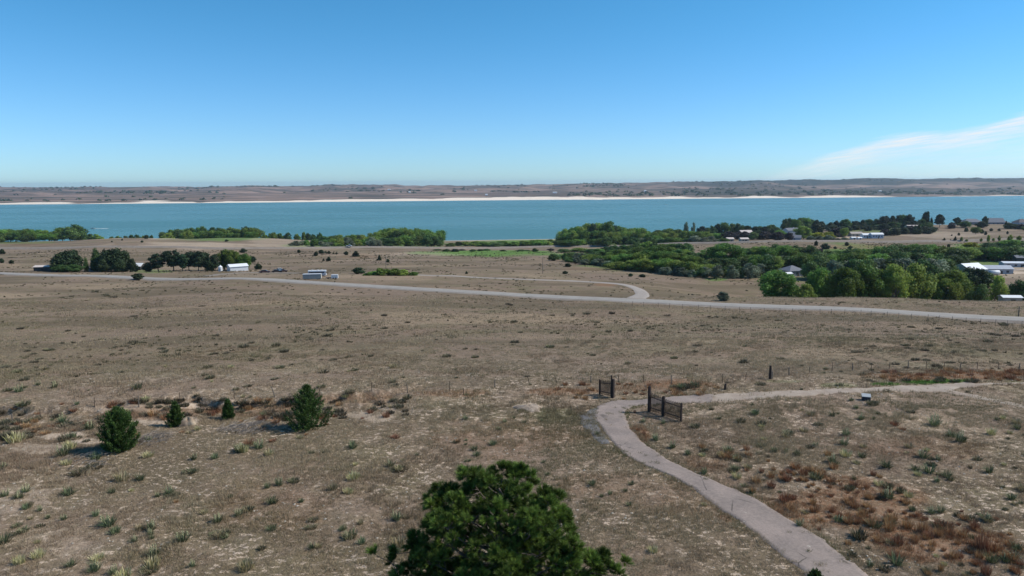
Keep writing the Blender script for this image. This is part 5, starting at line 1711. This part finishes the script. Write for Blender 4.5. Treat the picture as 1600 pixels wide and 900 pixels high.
# marker post, stump, box
p = hit(1203, 592)
r = thing('marker_post', 'dark upright wooden marker post with a pale sign on its side beyond the track', 'post', tuple(p), 0.3)
h = 22 * mpp(p.y)
MB().tube([(0, 0, -0.2), (0.01, 0, h * 0.6), (0, 0, h)], [0.14, 0.13, 0.11], 8).build('post', M_DARKWOOD, r)
MB().box((0.20, 0, h * 0.28), (0.16, 0.16, h * 0.56)).build('brace', M_GREYWOOD, r)
p = hit(1133, 609)
r = thing('wooden_stump', 'short dark wooden stump beside the dirt track', 'stump', tuple(p), 0.2)
MB().tube([(0, 0, -0.1), (0, 0, 0.35), (0.04, 0, 0.62)], [0.14, 0.12, 0.09], 8).build('trunk', M_DARKWOOD, r)
p = hit(1353, 625)
r = thing('trail_box', 'squat black box with a slanted pale lid on the grass below the dirt track', 'box', tuple(p), -0.35)
MB().prism([(-0.28, -0.05), (0.28, -0.05), (0.28, 0.5), (-0.28, 0.36)], -0.36, 0.36).build('case', simple('black_paint', (0.03, 0.035, 0.05), 0.5, 0.2, 6), r)
MB().prism([(-0.31, 0.362), (0.31, 0.512), (0.31, 0.55), (-0.31, 0.40)], -0.39, 0.39).build('lid', simple('pale_lid', (0.34, 0.36, 0.37), 0.7, 0.1, 4), r)
for s_ in (-1, 1):
    MB().box((0.25 * s_, 0, -0.02), (0.08, 0.4, 0.14)).build('foot', M_GREYWOOD, r)

# dead brush piles
def brush_pile(cx, cy, wpx, hpx, label, n, seed):
    rg = random.Random(seed)
    p = hit(cx, cy)
    wd, dp = wpx * mpp(p.y) / 2, 1.6
    mb = MB()
    for k in range(n):
        a, rr_ = rg.uniform(0, 6.28), math.sqrt(rg.random())
        x, y = math.cos(a) * rr_ * wd, math.sin(a) * rr_ * dp
        z = g1(p.x + x, p.y + y) - p.z + rg.uniform(0, 0.38) * (1.1 - rr_)
        g = rg.gauss(0.3, 0.9)
        L = rg.uniform(0.3, 1.5)
        e = Vector((math.cos(g) * L, math.sin(g) * L * 0.8, rg.uniform(-0.1, 0.35)))
        z2 = max(z + e.z, g1(p.x + x + e.x, p.y + y + e.y) - p.z + 0.02)
        rr0 = rg.uniform(0.010, 0.026)
        mb.tube([(x, y, z), (x + e.x * 0.5, y + e.y * 0.5, (z + z2) / 2 + rg.uniform(0, .12)), (x + e.x, y + e.y, z2)], [rr0, rr0 * 0.7, rr0 * 0.3], 4)
    o = mb.build('brush_pile', M_DRIFT, None, label=label, category='brush pile', group='grey dead brush piles')
    o.location = p


M_DRIFT = simple('dead_brush', (0.27, 0.225, 0.185), 0.9, 0.3, 6)
brush_pile(385, 670, 95, 10, 'wide grey tangle of dead branches left of the large ragged cedar', 260, 1)
brush_pile(232, 688, 50, 10, 'grey dead branches just right of the leftmost cedar', 130, 2)
brush_pile(125, 722, 90, 10, 'thin scatter of grey dead branches below the leftmost cedar', 70, 3)

# sandy mound by the bank
def mound(px, py, wpx, h, label, mat, seed):
    p = hit(px, py)
    rg = np.random.default_rng(seed)
    R = wpx * mpp(p.y) / 2
    n, m = 22, 8
    V_, F_ = [], []
    for i_ in range(m + 1):
        f = i_ / m
        for j_ in range(n):
            a = j_ / n * 6.2832
            rr_ = R * f * (1 + 0.22 * math.sin(a * 3 + seed) + 0.12 * math.sin(a * 7))
            x, y = math.cos(a) * rr_, math.sin(a) * rr_ * 0.8
            z = h * (1 - f ** 1.8) * (1 + 0.25 * math.sin(a * 2 + 1)) + rg.normal() * 0.03 - (0.12 if i_ == m else 0)
            V_.append((x, y, z + g1(p.x + x, p.y + y) - p.z))
    for i_ in range(m):
        for j_ in range(n):
            k = (j_ + 1) % n
            F_.append((i_ * n + j_, (i_ + 1) * n + j_, (i_ + 1) * n + k, i_ * n + k))
    me = mesh_np('mound', V_, F_, mat, smooth=True)
    o = put('earth_mound', me, None, label=label, category='mound')
    o.location = p


M_SANDY = surf_mat('sandy_earth', (0.46, 0.37, 0.26), (0.33, 0.24, 0.165), False, 6)
mound(294, 664, 28, 0.62, 'small tan sandy mound right of the leaning cedar', M_SANDY, 3)
mound(826, 637, 46, 0.25, 'low pale burrow mound of loose earth between the pine and the path bend', surf_mat('pale_earth', (0.42, 0.345, 0.27), (0.28, 0.22, 0.165), False, 6), 5)


# ------------------------------------------------------------------ buildings
M_WHITE = simple('white_metal', (0.62, 0.63, 0.64), 0.5, 0.06, 0.7)
M_WHITER = simple('white_roof_metal', (0.74, 0.74, 0.73), 0.55, 0.05, 0.5)
M_GREYM = simple('grey_siding', (0.36, 0.38, 0.42), 0.6, 0.1, 0.8)
M_GREENM = simple('grey_green_metal', (0.24, 0.29, 0.27), 0.6, 0.1, 0.8)
M_ROOFG = simple('grey_shingles', (0.16, 0.165, 0.185), 0.9, 0.2, 2)
M_ROOFB = simple('brown_shingles', (0.12, 0.10, 0.10), 0.9, 0.2, 2)
M_DARK = simple('dark_boards', (0.07, 0.06, 0.055), 0.85, 0.25, 3)
M_PINKR = simple('faded_roof', (0.55, 0.47, 0.42), 0.8, 0.12, 1.5)
M_GLASS = simple('window_glass', (0.03, 0.04, 0.05), 0.12, 0.1, 1, spec=0.6)
M_TANW = simple('tan_siding', (0.42, 0.37, 0.30), 0.7, 0.1, 1)
M_BLACK = simple('black_rubber', (0.02, 0.02, 0.02), 0.8, 0.1, 5)
M_BLUEG = simple('blue_grey_siding', (0.17, 0.19, 0.23), 0.6, 0.12, 1)


def building(name, label, px, Yd, w_, d_, h, rh, rz, mw, mr, wins=2, door='big', ybase=None, hip=False, cat=None, over=0.35, ridge='x', end_mat=None, lift=0.0, group=None, chimney=False):
    p = at(px, Yd, 400) if ybase is None else hit(px, ybase)
    zs = [g1(p.x + a, p.y + b) for a in (-w_ / 2, w_ / 2) for b in (-d_ / 2, d_ / 2)]
    z = min(zs) - 0.1
    r = thing(name, label, cat or name.replace('_', ' '), (p.x, p.y, z + lift), rz, group)
    h = h + max(zs) - min(zs)
    W, D = w_ / 2, d_ / 2
    MB().box((0, 0, h / 2), (w_, d_, h)).build('wall', mw, r)
    if not hip:
        # gable ends
        g = MB()
        if ridge == 'x':
            for s_ in (-1, 1):
                g.prism([(-D, h), (D, h), (0, h + rh)], s_ * W - 0.06, s_ * W + 0.06)
        else:
            for s_ in (-1, 1):
                g.prism([(-W, h), (W, h), (0, h + rh)], s_ * D - 0.06, s_ * D + 0.06, 'y')
        g.build('gable', end_mat or mw, r)
        t_ = 0.12
        if ridge == 'x':
            q = D + over
            e = rh * over / D
            MB().prism([(-q, h - e + 0.02), (0, h + rh + 0.02), (q, h - e + 0.02), (q, h - e + t_), (0, h + rh + t_ + 0.03), (-q, h - e + t_)], -W - over, W + over).build('roof', mr, r)
        else:
            q = W + over
            e = rh * over / W
            MB().prism([(-q, h - e + 0.02), (0, h + rh + 0.02), (q, h - e + 0.02), (q, h - e + t_), (0, h + rh + t_ + 0.03), (-q, h - e + t_)], -D - over, D + over, 'y').build('roof', mr, r)
    else:
        q, s_ = W + over, D + over
        k = max(q - s_, 0.3)
        b = MB()
        P_ = [(-q, -s_, h), (q, -s_, h), (q, s_, h), (-q, s_, h), (-k, 0, h + rh), (k, 0, h + rh)]
        for f in ((0, 1, 5, 4), (2, 3, 4, 5), (1, 2, 5), (3, 0, 4), (3, 2, 1, 0)):
            b.poly([P_[i_] for i_ in f])
        b.build('roof', mr, r)
    for k in range(wins):
        x = -W + w_ * (k + 0.7) / (wins + 0.4)
        MB().box((x, -D - 0.03, h * 0.58), (min(1.3, w_ / wins * 0.5), 0.08, min(1.1, h * 0.35))).build('window', M_GLASS, r)
    if door == 'big':
        MB().box((W + 0.03, 0, h * 0.42), (0.08, d_ * 0.4, h * 0.8)).build('door', M_GREYM if mw is not M_GREYM else M_WHITE, r)
    elif door:
        MB().box((W * 0.15, -D - 0.03, 1.05), (0.95, 0.08, 2.1)).build('door', M_DARK, r)
    if chimney:
        MB().box((W * 0.4, 0.3, h + rh), (0.7, 0.6, 1.6)).build('chimney', M_GREYM, r)
    return r


# farm on the left
building('metal_shed', 'white metal shed with pale gable end at the right end of the farmstead', 370, 374, 9.2, 7.0, 2.4, 1.0, 0.62, M_WHITE, M_WHITER, 0, 'big', cat='shed', end_mat=M_WHITE)
building('farm_shed', 'low dark shed with faded pinkish roof at the left end of the farmstead', 68, 378, 8.5, 6, 2.3, 0.6, 0.2, M_DARK, M_PINKR, 1, 'small', cat='shed')
building('farm_house', 'small white farm house half hidden behind the huge round tree', 152, 383, 8, 5, 1.9, 0.9, 0.05, M_WHITE, M_ROOFG, 3, 'small', cat='house')
building('farm_barn', 'dark barn with bright white roof between the round tree and the pine row', 217, 392, 4.0, 5, 2.3, 1.4, -0.1, M_DARK, M_WHITER, 1, 'small', cat='barn')
p = at(343, 370)
r = thing('grain_bin', 'small white grain bin with pointed top left of the white metal shed', 'grain bin', tuple(p))
MB().tube([(0, 0, -0.2), (0, 0, 2.4)], 1.05, 16).build('wall', M_WHITE, r)
MB().tube([(0, 0, 2.4), (0, 0, 3.1), (0, 0, 3.4)], [1.15, 0.35, 0.15], 16).build('roof', M_WHITER, r)
MB().box((0.2, -1.04, 0.9), (0.7, 0.1, 1.4)).build('door', M_GREYM, r)


def wheel(parent, x, y, r_=0.45, w_=0.28):
    MB().tube([(x, y - w_ / 2, r_), (x, y + w_ / 2, r_)], r_, 12).build('wheel', M_BLACK, parent)


# trailers beside the highway
p = hit(488, 436.5)
r = thing('box_trailer', 'long grey box trailer with pale rear end parked in front of the white camper', 'trailer', tuple(p), 0.16, None, (0.76, 0.76, 0.8))
MB().box((0, 0, 1.5), (9.0, 2.4, 2.2)).build('body', simple('galvanised_side', (0.27, 0.28, 0.27), 0.55, 0.12, 1.2), r)
MB().box((0, 0, 2.66), (9.1, 2.5, 0.1)).build('roof', M_WHITE, r)
for s_ in (-0.62, 0.62):
    MB().box((4.53, s_, 1.5), (0.06, 1.1, 2.0)).build('door', simple('pale_door', (0.62, 0.60, 0.52), 0.5, 0.1, 2), r)
MB().box((0, 0, 0.33), (8.4, 1.6, 0.12)).build('chassis', M_BLACK, r)
for x in (-3.0, -2.0, 2.6, 3.5):
    for s_ in (-1.05, 1.05):
        wheel(r, x, s_, 0.4)
p = hit(496, 431.5)
r = thing('camper_bus', 'white camper bus with a dark window band behind the grey box trailer', 'camper', tuple(p), 0.14, None, (0.76, 0.76, 0.8))
mb = MB().prism([(-1.25, 0.5), (1.25, 0.5), (1.25, 2.9), (1.1, 3.15), (-1.1, 3.15), (-1.25, 2.9)], -4.8, 4.8)
mb.build('body', M_WHITE, r)
MB().box((-0.2, -1.27, 2.05), (8.4, 0.05, 0.75)).build('window', M_GLASS, r)
MB().box((4.82, 0, 2.0), (0.05, 2.0, 0.95)).build('windscreen', M_GLASS, r)
for x in (-2.6, 0.4, 2.4):
    MB().box((x, 0, 3.27), (0.9, 0.8, 0.22)).build('roof_vent', M_WHITER, r)
MB().box((0, -1.28, 1.0), (9.2, 0.04, 0.18)).build('stripe', M_BLUEG, r)
for x in (-3.1, 3.2):
    for s_ in (-1.1, 1.1):
        wheel(r, x, s_, 0.5)
p = hit(523, 435.5)
r = thing('cargo_trailer', 'small white cargo trailer at the right of the camper', 'trailer', tuple(p), 0.14, None, (0.76, 0.76, 0.8))
MB().box((0, 0, 1.15), (3.4, 2.0, 1.7)).build('body', M_WHITE, r)
MB().box((-3.0, 0, 0.55), (2.8, 1.7, 0.2)).build('flatbed', M_BLACK, r)
MB().box((1.72, 0, 1.15), (0.05, 1.7, 1.4)).build('door', M_WHITER, r)
for x in (-0.6, 0.6, -3.2):
    for s_ in (-0.95, 0.95):
        wheel(r, x, s_, 0.36)


def old_car(px, py, rz, label, colr, L=4.4):
    p = hit(px, py)
    r = thing('parked_car', label, 'car', tuple(p), rz)
    mt = simple('car_paint', colr, 0.4, 0.15, 2)
    MB().prism([(-L / 2, 0.35), (L / 2, 0.35), (L / 2, 0.85), (L * 0.28, 0.95), (-L * 0.44, 0.98), (-L / 2, 0.8)], -0.85, 0.85, 'y').build('body', mt, r)
    MB().prism([(-L * 0.36, 0.98), (L * 0.24, 0.96), (L * 0.1, 1.5), (-L * 0.26, 1.5)], -0.72, 0.72, 'y').build('cabin', M_GLASS, r)
    MB().box((-0.3, 0, 1.53), (L * 0.34, 1.36, 0.06)).build('roof', mt, r)
    for x in (-L * 0.31, L * 0.31):
        for s_ in (-0.8, 0.8):
            wheel(r, x, s_, 0.33, 0.2)
    return r


old_car(414, 426.4, 0.3, 'dark reddish brown old car left in the farmyard, left one', (0.07, 0.03, 0.03), 5.2)
old_car(433, 425.8, 0.2, 'dark old car with pale load left in the farmyard, middle one', (0.05, 0.035, 0.03), 5.2)
old_car(443, 425.2, 0.5, 'dark old car at the right end of the farmyard wrecks', (0.06, 0.03, 0.03), 3.8)
old_car(437.5, 423.6, 0.2, 'pale white car behind the dark wrecks in the farmyard', (0.7, 0.7, 0.68), 4.4)
q = at(546, 683)
r = thing('pickup_truck', 'pale grey pickup truck driving along the old rail grade before the grove', 'truck', (q.x, q.y, q.z + 1.6), 0.05)
MB().prism([(-2.7, 0.5), (2.7, 0.5), (2.7, 1.15), (1.5, 1.25), (-2.7, 1.25)], -0.95, 0.95, 'y').build('body', M_WHITE, r)
MB().prism([(-0.6, 1.25), (1.5, 1.25), (1.0, 2.0), (-0.4, 2.0)], -0.85, 0.85, 'y').build('cabin', M_GLASS, r)
MB().box((0.3, 0, 2.04), (1.4, 1.6, 0.07)).build('roof', M_WHITE, r)
for x in (-1.7, 1.7):
    for s_ in (-0.85, 0.85):
        wheel(r, x, s_, 0.42)

# utility poles
for (x, yb, yt, lab) in ((848, 427.5, 402.5, 'tall thin wooden utility pole beside the gravel lane'), (1591, 497, 478, 'thin pole at the far right beside the highway'), (603, 420, 401, 'thin pole standing behind the green hedge')):
    p = hit(x, yb)
    h = (yb - yt) * mpp(p.y)
    r = thing('utility_pole', lab, 'utility pole', tuple(p), 0.4)
    MB().tube([(0, 0, -0.3), (0, 0, h)], [0.14, 0.09], 8).build('pole', M_GREYWOOD, r)
    MB().box((0, 0, h - 0.5), (1.7, 0.1, 0.12)).build('crossarm', M_GREYWOOD, r)

# right hand settlement
building('metal_barn', 'large metal barn with a bright white roof among the trees on the right', 1516, 352, 11, 10.5, 2.8, 2.5, 0.32, M_GREENM, M_WHITER, 0, 'big', cat='barn')
building('long_shed', 'long low grey shed right of the white-roofed barn', 1558, 356, 13, 7, 2.6, 1.4, -0.1, M_GREYM, M_GREYM, 3, 'small', cat='shed')
building('long_shed', 'flat grey shed with a pale roof edge at the right picture edge', 1590, 392, 16, 5.5, 2.4, 0.6, -0.15, M_GREYM, M_WHITE, 4, 'small', cat='shed')
building('long_shed', 'dark shed farthest back at the right picture edge beside the trees', 1598, 425, 10, 6, 3.0, 1.2, -0.1, M_DARK, M_ROOFG, 1, 'small', cat='shed')
building('white_shed', 'low shed with a long white roof just over the pasture ridge at the right', 1585, 240, 6.0, 3.2, 2.0, 0.5, -0.12, M_TANW, M_WHITER, 1, 'small', cat='shed', lift=1.0)
building('hip_house', 'blue-grey house with hipped roof hidden among the valley trees', 1238, 345, 9, 8, 2.8, 2.2, 0.35, M_BLUEG, M_ROOFG, 3, 'small', cat='house', hip=True)
building('garden_shed', 'small white-roofed annex in front of the blue-grey hipped house', 1232, 330, 3.2, 3, 2.6, 0.5, 0.3, M_WHITE, M_WHITER, 1, 'small', cat='shed')
building('grey_house', 'tall grey two-storey house among cedars near the lake', 1234, 770, 15, 10, 7.5, 2.5, 0.3, M_GREYM, M_ROOFG, 4, 'small', cat='house', chimney=True)
building('grey_garage', 'low grey garage below the tall grey two-storey house', 1240, 700, 12, 8, 2.6, 2.2, -0.4, M_GREYM, M_ROOFG, 1, 'big', cat='garage')
building('mobile_home', 'left pale wing of the white mobile home above the county road', 1350, 700, 7.5, 6, 3.6, 1.2, 0.05, M_WHITE, M_WHITER, 3, 'small', cat='mobile home')
building('mobile_home', 'long white mobile home with grey lower wall above the county road', 1367, 697, 11.5, 6, 4.0, 1.3, -0.02, simple('pale_grey_wall', (0.5, 0.52, 0.58), 0.6, 0.08, 1), M_WHITER, 4, 'small', cat='mobile home')
building('white_shed', 'small white shed left below the mobile home', 1331, 680, 4.5, 4, 2.0, 0.6, 0.1, M_WHITE, M_WHITER, 1, 'small', cat='shed')
building('white_shed', 'tiny white shed between the small shed and the mobile home', 1341, 675, 3.8, 3, 1.8, 0.6, 0.1, M_WHITE, M_WHITER, 1, 'small', cat='shed')
building('low_house', 'pale low house left of the mobile home under the purplish tree', 1334, 745, 13, 7, 3, 1.6, 0.1, M_TANW, simple('tan_roof', (0.36, 0.31, 0.27), 0.8, 0.1, 1), 3, 'small', cat='house')
building('white_cabin', 'small cabin with white gable among the trees left of the lakeside houses', 1157, 790, 7, 6, 3, 1.8, 0.3, M_WHITE, M_WHITER, 2, 'small', cat='cabin')
building('tan_house', 'tan house with pale roof in the trees left of the lakeside houses', 1163, 860, 15, 9, 4, 2.5, 0.2, M_TANW, M_PINKR, 3, 'small', cat='house')
building('tan_cabin', 'low tan cabin beside the county road at the centre right', 1139, 705, 7, 5, 2.6, 1.2, 0.1, M_TANW, M_PINKR, 2, 'small', cat='cabin')
building('tan_cabin', 'second low tan cabin beside the county road behind the green round tree', 1161, 690, 8, 5, 2.4, 1.1, 0.1, M_TANW, M_PINKR, 2, 'small', cat='cabin')
building('shore_house', 'pale shore house behind the thin grey-green trees', 1098, 930, 24, 9, 3.0, 2.0, 0.0, M_TANW, simple('rose_roof', (0.38, 0.30, 0.27), 0.8, 0.1, 1), 4, 'small', cat='house')
building('ridge_house', 'wide grey-roofed house on the right skyline, left one', 1512, 905, 24, 12, 3.2, 4.0, 0.05, M_BLUEG, M_ROOFG, 4, 'small', cat='house', hip=True)
building('ridge_house', 'grey-roofed house on the right skyline, middle one with steep roof', 1547, 905, 22, 12, 2.8, 5.0, -0.1, M_BLUEG, M_ROOFG, 4, 'small', cat='house')
building('ridge_house', 'low grey-roofed house on the right skyline between the others', 1562, 925, 16, 10, 3.0, 3.0, 0.1, M_BLUEG, M_ROOFG, 3, 'small', cat='house', hip=True)
building('ridge_house', 'dark-roofed house on the skyline at the right picture edge', 1590, 900, 16, 12, 2.6, 4.2, 0.1, M_GREYM, M_ROOFB, 3, 'small', cat='house', hip=True)
building('tan_house', 'pale roof glimpsed under the dark skyline trees above the mobile home', 1421, 800, 12, 8, 5.5, 1.5, 0.05, M_TANW, M_PINKR, 3, 'small', cat='house')
# tank and pipes of the yard by the barn
p = at(1556, 345)
r = thing('storage_tank', 'pale rounded tank lying in the yard right of the white-roofed barn', 'tank', (p.x, p.y, p.z), 0.0)
MB().tube([(-2.6, 0, 1.3), (-2.3, 0, 1.3), (2.3, 0, 1.3), (2.6, 0, 1.3)], [0.7, 1.15, 1.15, 0.7], 14).build('shell', M_WHITE, r, True)
for x in (-1.5, 1.5):
    MB().box((x, 0, 0.1), (0.3, 1.6, 0.5)).build('cradle', M_GREYM, r)

# far shore buildings: small pale houses
for k, (x, yb, wd, lab) in enumerate(((1008, 299.5, 14, 'pale building on the far shore above the white beach'), (867, 302, 26, 'wide white building on the far shore left of the beach dunes'), (608, 297, 24, 'bright white building high on the far shore'), (760, 305.5, 14, 'small white house on the far shore centre'),
                                      (743, 298.5, 20, 'pale building on the far hills at the centre'), (1375, 300, 16, 'small pale house on the far shore right'), (640, 301, 12, 'small pale house on the far shore left of centre'))):
    p = hit(x, yb, 8200)
    if p.y < 3400:
        continue
    r = thing('lake_house', lab, 'house', tuple(p))
    MB().box((0, 0, 2.5), (wd, 12, 7)).build('wall', M_WHITE, r)
    MB().prism([(-6.5, 6), (6.5, 6), (0, 9)], -wd / 2 - .4, wd / 2 + .4).build('roof', M_WHITER, r)

# ------------------------------------------------------------------ boats
def boat(px, py, label, L, rz, wake=0):
    d = fwd * F + rt * (px - 800) + up * (450 - py)
    s_ = (LAKE_Z - CAM_Z) / d.z
    P_ = Vector((d.x * s_, d.y * s_, LAKE_Z))
    r = thing('motor_boat', label, 'boat', tuple(P_), rz)
    b = MB()
    st = [(-0.5, 0.16), (-0.1, 0.18), (0.25, 0.13), (0.5, 0.0)]
    V_ = []
    for (fx, fw) in st:
        z1 = 0.11 + 0.05 * max(0, fx)
        V_.append([(fx * L, -fw * L, z1 * L), (fx * L, -fw * L * 0.6, -0.03 * L), (fx * L, fw * L * 0.6, -0.03 * L), (fx * L, fw * L, z1 * L)])
    for k in range(3):
        for m_ in range(3):
            b.poly([V_[k][m_], V_[k][m_ + 1], V_[k + 1][m_ + 1], V_[k + 1][m_]])
        b.poly([V_[k][3], V_[k][0], V_[k + 1][0], V_[k + 1][3]])
    b.poly(V_[0])
    b.build('hull', M_WHITE, r)
    MB().box((0.02 * L, 0, 0.16 * L), (0.22 * L, 0.2 * L, 0.08 * L)).build('windshield', M_GLASS, r)
    MB().box((-0.5 * L, 0, 0.08 * L), (0.06 * L, 0.06 * L, 0.14 * L)).build('outboard_motor', M_BLACK, r)
    if wake:
        n = 40
        L_, R_ = [], []
        for k in range(n + 1):
            f = k / n
            wd = (0.6 + 3.2 * f) * (1 + 0.3 * math.sin(k * 1.7))
            c_, s2 = math.cos(rz), math.sin(rz)
            x, y = -L * 0.45 - wake * f, 0
            for sg, lst in ((1, L_), (-1, R_)):
                lst.append((P_.x + x * c_ - sg * wd * s2, P_.y + x * s2 + sg * wd * c_, LAKE_Z + 0.03 + 0.5 * (1 - f) * (k % 3) / 3))
        V_ = L_ + R_
        F_ = [(k, k + 1, n + 2 + k, n + 1 + k) for k in range(n)]
        put('foam_wake', mesh_np('foam_wake', V_, F_, simple('foam', (0.8, 0.82, 0.82), 0.8, 0.1, 0.3)), kind='stuff')


boat(145, 357.2, 'white motor boat speeding left with a foam wake near the left shore', 10, math.pi, 26)
boat(1041, 320, 'tiny distant boat out on the lake at the centre right', 9, 0.3)

# ------------------------------------------------------------------ air
USE_HAZE = True
if USE_HAZE:
    hm = bpy.data.materials.new('haze')
    hm.use_nodes = True
    t = NT(hm.node_tree)
    t.n.clear()
    vol = t.add('ShaderNodeVolumePrincipled', Density=4.0e-5)
    vol.inputs['Color'].default_value = (0.70, 0.86, 1.0, 1)
    vol.inputs['Anisotropy'].default_value = 0.3
    t.add('ShaderNodeOutputMaterial', Volume=vol.outputs[0])
    zlo = float(GZ.min()) - 1.0
    zhi = max(float(GZ[:, 5:].max()), CAM_Z) + 12
    MB().box((0, 0, (zlo + zhi) / 2), (34500, 34500, zhi - zlo)).build('haze', hm, kind='stuff')
